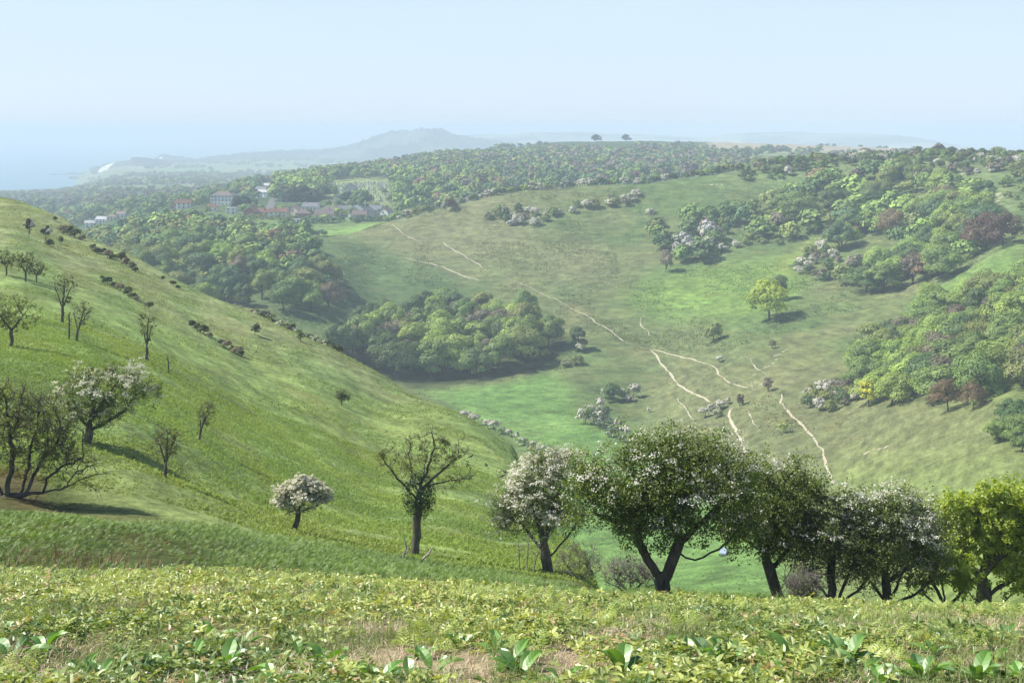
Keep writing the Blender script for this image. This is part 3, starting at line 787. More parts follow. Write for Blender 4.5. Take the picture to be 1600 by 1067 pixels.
near_tree('hawthorn_tree', 'dark hawthorn covered in white blossom left of the big forked hawthorn', (857, 893), 62,
    [[(857, 895), (853, 870), (850, 848)], [(852, 866), (835, 842), (815, 815)], [(850, 850), (858, 815), (868, 775)], [(855, 872), (880, 845), (900, 820)], [(851, 850), (838, 800), (835, 765)]],
    [(838, 765, 52, 42), (806, 790, 34, 34), (878, 735, 34, 32), (850, 802, 62, 34), (796, 818, 26, 18), (850, 722, 34, 20), (890, 790, 24, 40), (880, 715, 18, 12)],
    .26, 'haw_dark', 'tree', G, 12, 800, 34000, .076, .24, petals=20000, petal=.075, r_tip=.009, twig=1.2, surf=.1, petal_at=[(826, 770, 60, 62), (870, 740, 40, 36), (800, 800, 40, 44)])
near_tree('hawthorn_tree', 'half bare hawthorn with straight trunk, ivy collar and twiggy open crown', (647, 866), 60,
    [[(646, 868), (650, 835), (652, 800)], [(652, 800), (656, 765), (662, 735), (668, 705)], [(651, 812), (636, 790), (628, 778)], [(654, 770), (642, 735), (640, 700)], [(656, 765), (690, 735), (715, 712)],
     [(652, 778), (620, 745), (598, 715)], [(660, 760), (700, 750), (740, 742)], [(664, 745), (678, 700), (676, 675)]],
    [(655, 715, 70, 40), (615, 722, 28, 24), (700, 712, 36, 30), (720, 745, 24, 14), (665, 685, 40, 20), (602, 715, 18, 26), (722, 690, 16, 20), (690, 745, 30, 25)],
    .21, 'haw_pale', 'tree', 'hawthorns along the brow', 13, 520, 4200, .075, .12, petals=160, r_tip=.011, twig=1.5, twig_len=.5, surf=.1, wig=.42, bark='bark',
    leaf_blobs=[(610, 725, 26, 20), (660, 690, 45, 20), (705, 715, 35, 25), (720, 745, 25, 10), (650, 710, 30, 20)], ivy=(655, 772, 27, 40, 3600), depth=.7, power=1.1)
near_tree('hawthorn_tree', 'small white flowering hawthorn alone on the grass, on a bent trunk', (461, 828), 76,
    [[(459, 830), (464, 814), (467, 798)], [(467, 798), (472, 782), (482, 770)], [(466, 800), (455, 785)], [(467, 798), (490, 790), (508, 782)]],
    [(474, 770, 40, 22), (450, 778, 18, 16), (500, 776, 18, 13), (478, 760, 28, 16), (455, 790, 18, 8)],
    .14, 'haw', 'tree', G, 14, 260, 1300, .07, .12, petals=22000, petal=.085, r_tip=.008, twig=.6, surf=.2)
near_tree('hawthorn_tree', 'greyish white flowering hawthorn with several stems behind the sprawling bare thorn', (140, 692), 74,
    [[(136, 695), (140, 675), (138, 660)], [(138, 668), (125, 650), (118, 630)], [(139, 660), (152, 640), (165, 620)], [(140, 672), (170, 655), (195, 640)], [(139, 665), (146, 635), (146, 605)]],
    [(160, 602, 78, 29), (114, 604, 38, 24), (204, 606, 42, 23), (150, 635, 62, 22), (185, 585, 38, 22), (130, 585, 30, 18), (230, 613, 24, 13)],
    .24, 'haw', 'tree', G, 15, 700, 14000, .1, .24, petals=8500, petal=.075, r_tip=.009, twig=1.2, surf=.1)
near_tree('hawthorn_tree', 'sprawling half bare thorn with grey twisted limbs lying low along the ground', (8, 775), 53,
    [[(0, 780), (20, 772), (60, 768), (95, 762), (130, 746), (160, 738)], [(10, 776), (14, 745), (20, 710), (15, 670)], [(40, 770), (52, 740), (70, 712), (90, 690)], [(70, 766), (72, 745), (95, 728), (130, 712)],
     [(100, 760), (120, 735), (152, 722)], [(4, 778), (-10, 740), (-20, 690)], [(60, 768), (50, 790), (44, 800)], [(30, 772), (44, 730), (50, 690)], [(120, 750), (140, 757), (158, 770)]],
    [(40, 668, 74, 62), (95, 690, 48, 44), (-25, 650, 40, 70), (118, 725, 46, 24), (70, 715, 60, 34), (8, 620, 22, 36), (60, 628, 40, 24)],
    .20, 'haw_pale', 'tree', G, 16, 1500, 14000, .07, .16, r_tip=.014, twig=2.0, twig_len=.5, surf=0, wig=.45, bark='bark_mid', clump=1.3, power=1.5, leaf_blobs=[(40, 660, 72, 52), (85, 690, 40, 30), (0, 640, 30, 60)])
near_tree('hawthorn_tree', 'dark hawthorn with a leaning trunk close beside the big forked hawthorn', (1216, 941), 46,
    [[(1218, 943), (1212, 915), (1203, 888), (1196, 862)], [(1197, 866), (1205, 820), (1215, 780)], [(1198, 870), (1180, 830), (1172, 790)], [(1203, 890), (1235, 850), (1255, 825)], [(1196, 862), (1170, 845), (1150, 832)]],
    [(1195, 790, 58, 50), (1240, 775, 46, 36), (1185, 745, 42, 34), (1255, 820, 44, 40), (1160, 815, 34, 36), (1215, 830, 50, 34), (1262, 750, 20, 18), (1225, 735, 34, 20)],
    .16, 'haw', 'tree', G, 17, 900, 25000, .072, .22, petals=1800, petal=.05, r_tip=.008, twig=1.8, twig_len=.45, surf=0)
near_tree('hawthorn_tree', 'dense dark thorn with many low stems between the leaning and the white topped hawthorn', (1305, 948), 44.5,
    [[(1305, 950), (1300, 925), (1298, 900), (1300, 860)], [(1308, 948), (1285, 918), (1262, 895)], [(1304, 946), (1318, 915), (1330, 885)], [(1303, 946), (1270, 938), (1240, 920), (1225, 905)], [(1306, 945), (1340, 920), (1360, 895)], [(1300, 870), (1312, 830), (1320, 800)]],
    [(1310, 825, 64, 46), (1275, 860, 44, 40), (1345, 850, 50, 50), (1310, 880, 64, 34), (1250, 885, 26, 30), (1330, 785, 40, 20), (1290, 790, 40, 26)],
    .15, 'haw_dark', 'tree', G, 18, 1000, 19000, .07, .2, petals=1400, petal=.05, r_tip=.008, twig=1.9, twig_len=.5, surf=.05, petal_at=[(1320, 800, 60, 30), (1330, 880, 50, 20)], leaf_blobs=[(1310, 825, 70, 50), (1345, 850, 52, 46), (1275, 858, 42, 34)])
near_tree('hawthorn_tree', 'dark thorn with a white blossoming top next to the lime green maple', (1388, 950), 43.5,
    [[(1388, 952), (1385, 920), (1382, 885), (1390, 840)], [(1387, 945), (1405, 905), (1420, 870)], [(1386, 940), (1360, 905), (1345, 880)], [(1385, 905), (1425, 880), (1455, 858)], [(1390, 945), (1430, 925), (1455, 905)]],
    [(1400, 815, 52, 40), (1425, 792, 34, 24), (1385, 795, 40, 28), (1395, 865, 64, 46), (1445, 845, 36, 40), (1420, 900, 56, 34), (1360, 905, 40, 30), (1465, 870, 18, 24)],
    .16, 'haw_dark', 'tree', G, 19, 1000, 23000, .07, .22, petals=9500, petal=.05, r_tip=.008, twig=1.8, twig_len=.5, surf=.05, petal_at=[(1405, 812, 62, 55), (1385, 785, 40, 22), (1440, 868, 30, 16)], leaf_blobs=[(1405, 820, 66, 56), (1440, 850, 40, 40), (1390, 860, 60, 30)])
near_tree('maple_tree', 'bright lime green maple with dark stems at the right end of the brow', (1545, 952), 42,
    [[(1536, 954), (1538, 925), (1534, 895), (1540, 860), (1550, 820)], [(1538, 930), (1556, 918), (1580, 905), (1610, 890)], [(1536, 905), (1515, 880), (1500, 850), (1492, 815)], [(1546, 950), (1520, 930), (1502, 905)], [(1534, 893), (1575, 850), (1600, 810)], [(1560, 950), (1585, 920), (1615, 905)]],
    [(1560, 790, 70, 38), (1498, 800, 48, 32), (1600, 830, 52, 52), (1525, 830, 60, 28), (1612, 780, 50, 34), (1475, 800, 22, 20), (1600, 890, 40, 34), (1500, 862, 30, 18), (1545, 880, 24, 14), (1650, 830, 40, 50), (1490, 895, 26, 12)],
    .27, 'maple', 'tree', None, 20, 800, 30000, .135, .2, r_tip=.009, twig=.5, surf=.1, wig=.3, clump=.7)
near_tree('maple_sapling', 'small many stemmed lime green maple in front of the larger one', (1478, 955), 40.5,
    [[(1478, 957), (1476, 930), (1470, 905)], [(1477, 945), (1462, 915), (1452, 898)], [(1479, 950), (1500, 925), (1512, 905)], [(1478, 952), (1455, 935), (1440, 918)]],
    [(1480, 880, 32, 24), (1455, 895, 22, 16), (1508, 900, 22, 14), (1440, 912, 14, 10)],
    .09, 'maple', 'tree', None, 21, 150, 2600, .11, .15, r_tip=.007, twig=.9, surf=.05, wig=.4)
# bare shrubs below the white hawthorn
GB = 'bare shrubs below the brow'
for i, (bx, bv, Y, rx, hh, lab) in enumerate([
    (905, 905, 58, 34, 62, 'grey leafless shrub right of the white blossoming hawthorn trunk'),
    (985, 918, 55, 42, 58, 'grey leafless shrub under the left limb of the big hawthorn'),
    (1255, 946, 46, 26, 60, 'tangle of bare stems beside the leaning hawthorn trunk')]):
    near_tree('bare_shrub', lab, (bx, bv), Y, [[(bx, bv + 2), (bx, bv - hh * .3)], [(bx, bv), (bx - rx * .6, bv - hh * .4)], [(bx, bv), (bx + rx * .6, bv - hh * .4)], [(bx, bv), (bx + rx * .9, bv - hh * .25)], [(bx, bv), (bx - rx * .9, bv - hh * .3)]],
        [(bx, bv - hh * .62, rx, hh * .36), (bx - rx * .5, bv - hh * .4, rx * .6, hh * .3), (bx + rx * .5, bv - hh * .4, rx * .6, hh * .3)], .05, 'haw_pale', 'shrub', GB, 40 + i, 200, 420, .06, .12,
        r_tip=.007, twig=1.8, twig_len=.4, bark='bark_grey', wig=.5, surf=.1)
for i, (bx, bv, hh, dx) in enumerate([(812, 893, 52, -2), (822, 892, 60, 6), (832, 894, 40, 12)]):
    near_tree('dead_sapling', ['thin dead sapling left of the white hawthorn trunk, leftmost of three', 'tallest of three thin dead saplings by the white hawthorn trunk', 'shortest thin dead sapling, nearest to the white hawthorn trunk'][i],
        (bx, bv), 64, [[(bx, bv + 2), (bx + dx * .5, bv - hh * .6), (bx + dx, bv - hh)]], [(bx + dx * .7, bv - hh * .7, 9, hh * .3)], .03, 'haw_pale', 'tree', 'dead saplings by the white hawthorn', 60 + i, 26, 0, r_tip=.006, twig=1.0, twig_len=.4, bark='bark_grey', wig=.4)
for lab, bx, bv, pts in [('bleached dead branch standing left of the half bare hawthorn', 632, 858, [(632, 862), (630, 852), (635, 840), (632, 828), (631, 824)]),
                         ('bleached dead branch lying right of the half bare hawthorn', 657, 868, [(655, 870), (664, 860), (670, 856), (674, 848), (678, 845)])]:
    m = 59 / F; b = at(bx, 59)
    P3 = np.array([[(a - bx) * m, 0.02 * k, (bv - c) * m] for k, (a, c) in enumerate(pts)])
    P4 = np.stack([P3[1], P3[1] + (.18, .1, .16), P3[1] + (.22, .1, .4)])
    v, q = tube([(P3, np.linspace(.055, .02, len(P3))), (P4, np.array([.035, .025, .012]))], 7)
    tag(link('dead_branch', np_mesh('dead_branch', v, q, M['bark_pale'], None, True), None, b), lab, 'branch')

# ------------------------------------------------------------------ trees on the left hillside
GH = 'thorn trees on the left hillside'
def hill_tree(label, p, v, h, w, kind, seed, leaves=900, lean=0.0, leaf_m='haw_pale', parts=True, petals=0):
    g = hit(p, v, 64); Y = g.y
    if kind == 'round':
        stems = [[(p, v + 2), (p + lean * .3, v - h * .3)], [(p + lean * .3, v - h * .3), (p - w * .25, v - h * .6)], [(p + lean * .3, v - h * .3), (p + w * .25 + lean, v - h * .6)]]
        blobs = [(p + lean, v - h * .66, w * .5, h * .32), (p - w * .2 + lean, v - h * .55, w * .3, h * .22), (p + w * .22 + lean, v - h * .5, w * .3, h * .2)]
    elif kind == 'vase':
        stems = [[(p, v + 2), (p + lean * .2, v - h * .28)], [(p + lean * .2, v - h * .28), (p - w * .25 + lean * .6, v - h * .7)], [(p + lean * .2, v - h * .28), (p + w * .22 + lean * .6, v - h * .7)], [(p + lean * .2, v - h * .25), (p + lean, v - h * .8)]]
        blobs = [(p + lean * .8, v - h * .72, w * .46, h * .28), (p + lean, v - h * .86, w * .4, h * .13), (p + lean * .5, v - h * .52, w * .3, h * .16)]
    else:
        stems = [[(p, v + 2), (p + lean * .5, v - h * .6), (p + lean, v - h)], [(p + lean * .3, v - h * .4), (p + w * .3, v - h * .7)]]
        blobs = [(p + lean * .8, v - h * .8, w * .4, h * .2)]
    m = Y / F
    return near_tree('hawthorn_tree', label, (p, v), Y, stems, blobs, max(.06, h * m * .032), leaf_m, 'tree', GH, seed, 200 if kind != 'snag' else 24, leaves, .034 * Y / 40 + .04, .2 if kind == 'round' else .16,
        petals=petals, petal=.13, r_tip=.004 + m * .10, twig=1.3 if kind == 'vase' else .7, twig_len=.5, surf=.1, wig=.4, pos=g - Vector((0, 0, .05)), bark='bark', clump=1.1)
hill_tree('leafy yellowish thorn tree at the left edge casting a dark shadow', 18, 541, 86, 84, 'round', 101, 3000)
hill_tree('small round thorn tree at the far left edge of the upper slope', 10, 430, 42, 30, 'round', 102, 1100)
hill_tree('round thorn tree, larger of two standing close together on the upper slope', 40, 440, 50, 40, 'round', 103, 1700)
hill_tree('slimmer thorn tree just right of the larger of the close pair', 57, 441, 36, 24, 'round', 104, 800)
hill_tree('tall twiggy vase shaped thorn tree on the upper slope', 97, 504, 78, 50, 'vase', 105, 800, 4)
hill_tree('pale twiggy thorn tree leaning right below the tall vase shaped one', 119, 533, 62, 42, 'vase', 106, 350, 12)
hill_tree('thin upright dead thorn beside the pale leaning one', 108, 530, 44, 14, 'snag', 107, 60)
hill_tree('lone flat topped twiggy thorn tree with a slender trunk on the slope', 229, 563, 76, 30, 'vase', 108, 700, 2)
hill_tree('short bare snag below the lone flat topped thorn', 264, 584, 30, 6, 'snag', 109, 0, -2)
hill_tree('sparse yellowish thorn tree with a straight trunk standing in tree shadow', 258, 746, 82, 50, 'vase', 110, 800, 4)
hill_tree('small thorn tree leaning right with bare twigs on top', 311, 687, 62, 30, 'vase', 111, 420, 14)
hill_tree('small dark round thorn bush alone low on the hillside', 534, 634, 26, 22, 'round', 112, 900, 0, 'haw_dark')
def slope_bush(p, v, h, form='bush', colour='dark olive', w=1.0, bloom=1.0, label=None, cat='shrub', wood='the left hillside scrub', ymin=64):
    g = hit(p, v, ymin)
    return plant(form, g, h / F * g.y, colour, wood, cat, wood, w, bloom, label=label, parts=h > 16)
slope_bush(45, 372, 34, 'thorn', 'dark olive', .62, .62, 'part flowering thorn, left of two at the top of the slope', 'hawthorn')
slope_bush(70, 380, 30, 'thorn', 'dark olive', .6, .62, 'part flowering thorn, right of two at the top of the slope', 'hawthorn')
slope_bush(78, 386, 14, label='low dark bush below the two part flowering thorns')
slope_bush(95, 382, 15, 'round', 'dark green', .9, label='small round dark bush right of the two part flowering thorns')
for p, v, h in [(86, 346, 8), (100, 362, 12), (108, 368, 17), (117, 372, 14), (129, 376, 9), (145, 390, 9), (152, 396, 11), (160, 398, 11), (168, 403, 13), (178, 406, 10), (190, 410, 17), (197, 416, 14), (206, 422, 13), (212, 426, 9),
                (160, 438, 8), (168, 444, 12), (178, 450, 10), (188, 455, 13), (200, 462, 14), (206, 466, 10), (213, 470, 8), (232, 482, 10), (236, 480, 8),
                (300, 512, 13), (308, 517, 13), (318, 522, 15), (326, 527, 9), (345, 540, 10), (353, 545, 13), (362, 550, 10), (372, 555, 14), (378, 557, 10), (270, 446, 9), (278, 452, 7), (281, 430, 6), (255, 438, 7)]:
    slope_bush(p, v, h * 1.1, rng.choice(['bush', 'round']), rng.choice(['near black green', 'dark olive', 'dark olive', 'grey brown']), 1.15)
slope_bush(398, 524, 22, 'round', 'dark olive', 1.0, .9, 'round dark bush near the skyline of the left hillside')
slope_bush(470, 534, 18, 'round', 'dark green', 1.0, .86, 'small dark bush on the left hillside skyline')
# ------------------------------------------------------------------ woods on the far side
def ground_poly(poly, ymin, ymax, spacing, seed, limit=400, jit=.42):
    """points on the ground whose photo position lies in poly, at least spacing apart"""
    r = np.random.default_rng(seed)
    ps = [p for p, v in poly]
    x0 = min((min(ps) - CX) / F * ymin, (min(ps) - CX) / F * ymax); x1 = max((max(ps) - CX) / F * ymin, (max(ps) - CX) / F * ymax)
    gx, gy = np.meshgrid(np.arange(x0, x1, spacing), np.arange(ymin, ymax, spacing * .9))
    gx = gx + (np.arange(gx.shape[0]) % 2)[:, None] * spacing * .5
    x = (gx + r.uniform(-jit, jit, gx.shape) * spacing).ravel(); y = (gy + r.uniform(-jit, jit, gy.shape) * spacing).ravel()
    z = height(x, y); p = x / y * F + CX; v = V0 - z / y * F
    k = inpoly(p, v, poly)
    return np.stack([x, y, z], 1)[k], p[k], v[k]

def wood(poly, ymin, ymax, spacing, hts, mix, name, seed, forms, cat='tree', bloom_p=0.0, cull=3, w=(.95, 1.25), sink=.4, parts=None, gaps=False):
    pts, p, v = ground_poly(poly, ymin, ymax, spacing, seed)
    r = np.random.default_rng(seed + 1); names = list(mix); pr = np.array([mix[k] for k in names], float); pr /= pr.sum()
    fn = list(forms); fp = np.array([forms[k] for k in fn], float); fp /= fp.sum(); n = 0
    for q, pp_, vv in zip(pts, p, v):
        h = r.uniform(*hts)
        if gaps and fbm(np.array(q[0] / 38.), np.array(q[1] / 60.), 19, 3) < -.40: continue
        if vv - h / q[1] * F > occl(pp_, q[1]) - cull: continue
        c = names[r.choice(len(names), p=pr)]; f = fn[r.choice(len(fn), p=fp)]
        bl = 1.0
        if r.random() < bloom_p: bl = r.uniform(.35, .6)
        if c in ('grey brown',) and cat == 'tree': f = 'twiggy' if r.random() < .8 else f
        pl = (h / q[1] * F > 24) if parts is None else parts
        plant(f, Vector(q) - Vector((0, 0, sink)), h, c, name, cat, name, r.uniform(*w), bl, parts=pl, k=int(r.integers(0, 5)))
        n += 1
    return n

# the wood on the valley floor
valley = [(520,556),(560,572),(650,606),(760,592),(835,574),(862,540),(852,512),(790,497),(720,490),(640,502),(560,520)]
n1 = wood(valley, 520, 780, 12.5, (15, 21.5), {'mid green': 4, 'dark green': 3, 'olive green': 2, 'grey brown': 2.2, 'bright green': 2.2, 'russet': .5}, 'the valley wood', 5,
     {'round': 5, 'broad': 1.5, 'tall': 2}, w=(.9, 1.15))
g = hit(828, 545); plant('tall', g, 17.5, 'yellow green', 'the valley wood', w=1.2, label='bright yellow green tree at the right end of the valley wood')
g = hit(905, 548); plant('tall', g, 13, 'dark green', 'the valley wood', w=1.2, label='separate dark green tree just right of the valley wood')
g = hit(905, 551); plant('thorn', g, 4.6, 'mid green', 'the valley thorns', 'bush', w=1.3, bloom=.42, label='white flowering bush at the foot of the separate dark tree')
g = hit(690, 585, 400); plant('round', g, 20, 'bright green', 'the valley wood', w=1.0, label='tallest bright green tree at the front of the valley wood')
# the left wood
woodA = [(130,352),(240,342),(330,340),(430,345),(450,362),(500,378),(440,398),(390,420),(350,450),(330,470),(200,430)]
def free_wood(p0, p1, y0, y1, spacing, hts, mix, name, seed, forms, w=(.95, 1.2), cull=4, keep=None, maxn=300, cat='tree', bloom_p=0, sink=.4, parts=None):
    r = np.random.default_rng(seed); names = list(mix); pr = np.array([mix[k] for k in names], float); pr /= pr.sum()
    fn = list(forms); fp = np.array([forms[k] for k in fn], float); fp /= fp.sum(); n = 0
    ys = np.arange(y0, y1, spacing * .9)
    for row, yb in enumerate(ys):
        xa, xb = (p0 - CX) / F * yb, (p1 - CX) / F * yb
        for xg in np.arange(xa + (row % 2) * spacing * .5, xb, spacing):
            x = xg + r.uniform(-.4, .4) * spacing; y = yb + r.uniform(-.4, .4) * spacing
            p = x / y * F + CX; z = float(height(x, y)); h = r.uniform(*hts); v = V0 - z / y * F
            if keep is not None and not keep(p, v, y): continue
            if v - h / y * F > occl(p, y) - cull or n >= maxn: continue
            c = names[r.choice(len(names), p=pr)]; f = fn[r.choice(len(fn), p=fp)]
            bl = r.uniform(.35, .6) if r.random() < bloom_p else 1.0
            if c == 'grey brown' and cat == 'tree' and r.random() < .5: f = 'twiggy'
            plant(f, Vector((x, y, z - sink)), h, c, name, cat, name, r.uniform(*w), bl, parts=(h / y * F > 24) if parts is None else parts, k=int(r.integers(0, 5))); n += 1
    return n
n2 = free_wood(150, 512, 690, 985, 14.5, (13, 18), {'mid green': 4, 'dark green': 2, 'olive green': 3, 'bright green': 1.5, 'blue green': 1.5, 'grey brown': .8, 'russet': .3}, 'the left wood', 6,
     {'round': 5, 'broad': 2, 'tall': 1.5}, keep=lambda p, v, y: (p < 430 or y < 700 + (515 - p) * 3.2 + 60) and y < 985 - max(0, p - 380) * .5 and not (p > 445 and y > 955))
# opposite slope, upper wood
upper = [(1065,352),(1130,330),(1150,372),(1195,385),(1200,345),(1240,318),(1300,305),(1380,300),(1440,310),(1500,305),(1535,330),(1560,362),(1600,372),(1540,395),(1500,415),(1500,430),(1440,455),(1370,470),(1322,468),(1318,440),(1345,410),(1300,395),(1290,375),(1240,372),(1215,380),(1165,382),(1150,380)]
n3 = wood([(1150,375),(1150,345),(1200,315),(1250,295),(1330,280),(1400,275),(1480,285),(1530,310),(1520,345),(1545,372),(1510,410),(1500,425),(1440,450),(1370,468),(1318,466),(1312,440),(1335,415),(1300,385),(1285,372),(1240,372),(1215,378)], 600, 960, 14.6, (11, 18.5),
     {'mid green': 4, 'bright green': 3, 'dark green': 2, 'olive green': 2, 'blue green': 1, 'russet': .35, 'grey brown': .8}, 'the upper slope wood', 8, {'swept': 4, 'round': 3, 'broad': 2}, gaps=True, cull=0, w=(1.0, 1.3))
n4 = wood([(1325,570),(1370,540),(1400,522),(1450,505),(1520,465),(1600,440),(1660,440),(1660,655),(1600,668),(1560,645),(1480,636),(1400,640),(1345,622),(1330,600)], 400, 760, 11.5, (10, 16),
     {'mid green': 4, 'bright green': 4, 'dark green': 1.5, 'olive green': 1.6, 'russet': .3, 'grey brown': .6}, 'the lower slope wood', 9, {'swept': 5, 'round': 3, 'broad': 2}, cull=0, w=(1.0, 1.35), bloom_p=.015)
n5 = wood([(1540,692),(1565,655),(1660,640),(1660,740),(1600,722)], 280, 480, 6, (5, 9), {'dark green': 3, 'mid green': 3, 'grey brown': 1}, 'the right edge thicket', 10, {'round': 3, 'bush': 3}, cull=0)
# single trees over there
GS = 'lone trees on the opposite slope'
def lone(label, p, v, h, form, colour, w=1.0, bloom=1.0, cat='tree', grp=GS, k=0, **kw):
    g = hit(p, v, 255); return plant(form, g, h / F * g.y, colour, grp, cat, grp, w, bloom, label=label, k=k, parts=h > 14, **kw)
lone('large bright green tree standing alone mid slope with a long shadow', 1203, 500, 72, 'round', 'yellow green', 1.0, k=1, big=True)
lone('dark green crown behind the large lone bright green tree', 1214, 470, 50, 'round', 'dark green', .8)
lone('smaller olive tree alone left of the large lone tree', 1114, 533, 36, 'round', 'olive green', .9)
lone('lone leafless grey tree mid slope below the scrub', 1040, 425, 42, 'twiggy', 'grey brown', .8)
lone('little white flowering tree standing at the fork of the chalk paths', 1124, 567, 13, 'thorn', 'mid green', 1.1, .25, 'hawthorn')
lone('small yellow green bush alone beside the right chalk path', 1224, 676, 20, 'bush', 'yellow green', .8, .8, 'bush')
lone('dark upright bush right of the white flowering clump by the path', 1155, 635, 24, 'tall', 'grey brown', .9, 1, 'bush')
lone('grey leafless bush alone above the right chalk path', 1200, 612, 26, 'twiggy', 'grey brown', 1.1, 1, 'bush')
lone('grey leafless bush with a shadow on the bare turf mid slope', 1206, 545, 16, 'twiggy', 'grey brown', 1.3, 1, 'bush')
lone('bright green spreading tree below the upper wood', 1455, 480, 44, 'broad', 'bright green', .9, k=1)
lone('dark copper beech, left of two side by side', 1530, 396, 72, 'broad', 'copper brown', .95, k=0, big=True)
lone('dark copper beech, right of two side by side', 1567, 385, 60, 'broad', 'copper brown', .95, k=1, big=True)
lone('russet brown oak with two crowns below the lower wood', 1482, 642, 56, 'broad', 'russet', .80, k=1, big=True)
lone('russet brown oak right of the other russet one', 1520, 640, 50, 'broad', 'russet', .72, k=2, big=True)
lone('bright yellow bush at the front edge of the lower wood', 1358, 636, 54, 'tall', 'yellow', .85, k=2, big=True)
lone('russet tree in the upper wood', 1392, 372, 52, 'round', 'russet', .9, k=2)
# white and green bushes in the valley
def bushes(name, L, cat='bush', ymin=255):
    for p, v, h, w, colr, bl, lab in L:
        g = hit(p, v, ymin); plant('bush' if bl > .5 else 'thorn', g - Vector((0, 0, .25)), h / F * g.y, colr, name, cat, name, w, bl, label=lab, parts=h > 16)
GV = 'the valley thorns'
bushes(GV, [
 (915, 662, 34, 1.0, 'mid green', .62, 'leafy bush at the lower left of the valley hawthorn clump'), (938, 668, 38, .9, 'dark green', .70, 'dark bush beside the leftmost valley hawthorn'),
 (945, 660, 24, .9, 'mid green', .4, None), (965, 672, 22, .9, 'mid green', .45, None), (980, 681, 17, 1.0, 'mid green', .18, 'whitest bush at the lower end of the valley clump'), (935, 640, 22, .9, 'mid green', .36, None),
 (958, 628, 32, .8, 'dark green', 1, 'tall dark green bush in the middle of the valley clump'), (975, 625, 22, .9, 'mid green', .6, None), (990, 620, 24, .8, 'mid green', .42, None), (985, 628, 14, 1.0, 'grey brown', .7, None), (948, 622, 20, .9, 'grey brown', .6, None), (970, 690, 16, 1.2, 'dark green', 1, None), (955, 682, 20, 1.1, 'dark green', .9, None),
 (1102, 652, 18, 1.1, 'mid green', .4, None), (1114, 648, 20, 1.0, 'mid green', .38, None), (1126, 640, 18, 1.1, 'mid green', .3, None), (1137, 632, 14, 1.0, 'mid green', .34, None), (1122, 652, 15, 1.1, 'olive green', .8, None),
 (1014, 644, 10, 1.0, 'mid green', .3, 'tiny white bush alone between the two valley clumps'), (900, 570, 18, 1.3, 'olive green', 1, None), (885, 572, 16, 1.2, 'olive green', .8, None)])
GL = 'the valley hedge'
bushes(GL, [(728, 655, 16, 1.3, 'mid green', .45, None), (740, 660, 17, 1.3, 'mid green', .42, None), (752, 664, 10, 1.2, 'mid green', 1, None), (762, 670, 17, 1.2, 'mid green', .42, None), (772, 672, 18, 1.2, 'mid green', .40, None),
 (783, 678, 14, 1.2, 'mid green', .95, None), (795, 682, 14, 1.2, 'mid green', .35, None), (806, 688, 16, 1.1, 'mid green', .5, None), (818, 696, 16, 1.1, 'mid green', .8, None), (830, 702, 16, 1.2, 'olive green', .75, None), (840, 710, 14, 1.2, 'mid green', .4, None), (850, 705, 12, 1.0, 'mid green', .25, None), (858, 716, 14, 1.2, 'mid green', .8, None)], ymin=300)
GK = 'the left skyline hedge'
for p, v, h, c, bl in [(400, 492, 9, 'olive green', .5), (408, 495, 11, 'dark olive', .7), (418, 500, 9, 'olive green', .6), (430, 503, 11, 'dark olive', .6), (440, 508, 10, 'mid green', .5), (452, 514, 12, 'dark olive', .9), (462, 518, 10, 'mid green', .45), (482, 527, 10, 'dark olive', .7),
                       (492, 533, 12, 'mid green', .4), (503, 538, 12, 'mid green', .45), (512, 542, 12, 'dark olive', .9), (522, 548, 9, 'dark olive', .9)]:
    Y = 330; x = (p - CX) / F * Y; Yc = Y
    # just behind the crest, where their tops show over it
    for Yc in np.arange(240, 420, 4.0):
        if V0 - float(height((p - CX) / F * Yc, Yc)) / Yc * F > occl(p, Yc) + 3: break
    g = at(p, Yc, .3); plant('bush', g, 20 / F * Yc, c, GK, 'bush', GK, 1.2, min(1, bl + .27), parts=False)
# scrub of the opposite hillside: the thicket below the ridge, the ridge hedges, the hilltop scrub
GT = 'the ridge thicket'
wood([(757,342),(790,352),(830,356),(870,338),(920,330),(960,328),(1000,315),(1003,300),(960,312),(900,322),(850,330),(800,330),(765,330)], 640, 1000, 6.6, (4, 7.5), {'mid green': 3, 'olive green': 2, 'grey brown': 1.2, 'dark green': 2}, GT, 31, {'bush': 4, 'round': 2}, 'bush', .42, cull=0)
lone('white flowering bush alone on the turf right of the thicket', 1018, 344, 22, 'bush', 'olive green', .75, .55, 'bush')
GR = 'the ridge hedge'
for p0, v0, p1, v1, n, hh in [(350, 436, 430, 398, 12, 10), (430, 396, 512, 374, 14, 11), (612, 350, 700, 325, 14, 13), (700, 322, 800, 303, 14, 12), (800, 302, 900, 293, 14, 13), (900, 292, 1000, 286, 13, 13), (1000, 286, 1100, 275, 14, 12), (1095, 272, 1165, 266, 12, 13)]:
    for k in range(n):
        t = (k + rng.uniform(-.4, .4)) / n; p = p0 + (p1 - p0) * t
        best = None
        for Yc in np.arange(700, 990, 4.0):
            v = V0 - float(height((p - CX) / F * Yc, Yc)) / Yc * F
            if v <= occl(p, Yc) + .6: best = Yc
        g = at(p, best or 900, .3)
        bl = rng.uniform(.4, .6) if rng.random() < .3 else 1
        plant(rng.choice(['bush', 'bush', 'round']), g, hh * rng.uniform(.6, 1.25) / F * g.y, rng.choice(['mid green', 'dark green', 'olive green', 'dark olive', 'russet'], p=[.3, .3, .2, .15, .05]), GR, 'bush', GR, rng.uniform(.9, 1.3), bl, parts=False)
g = at(705, 905, .3); plant('broad', g, 10, 'copper brown', GR, 'tree', label='dark copper coloured tree on the ridge above the houses', w=.9)
GQ = 'the hilltop scrub'
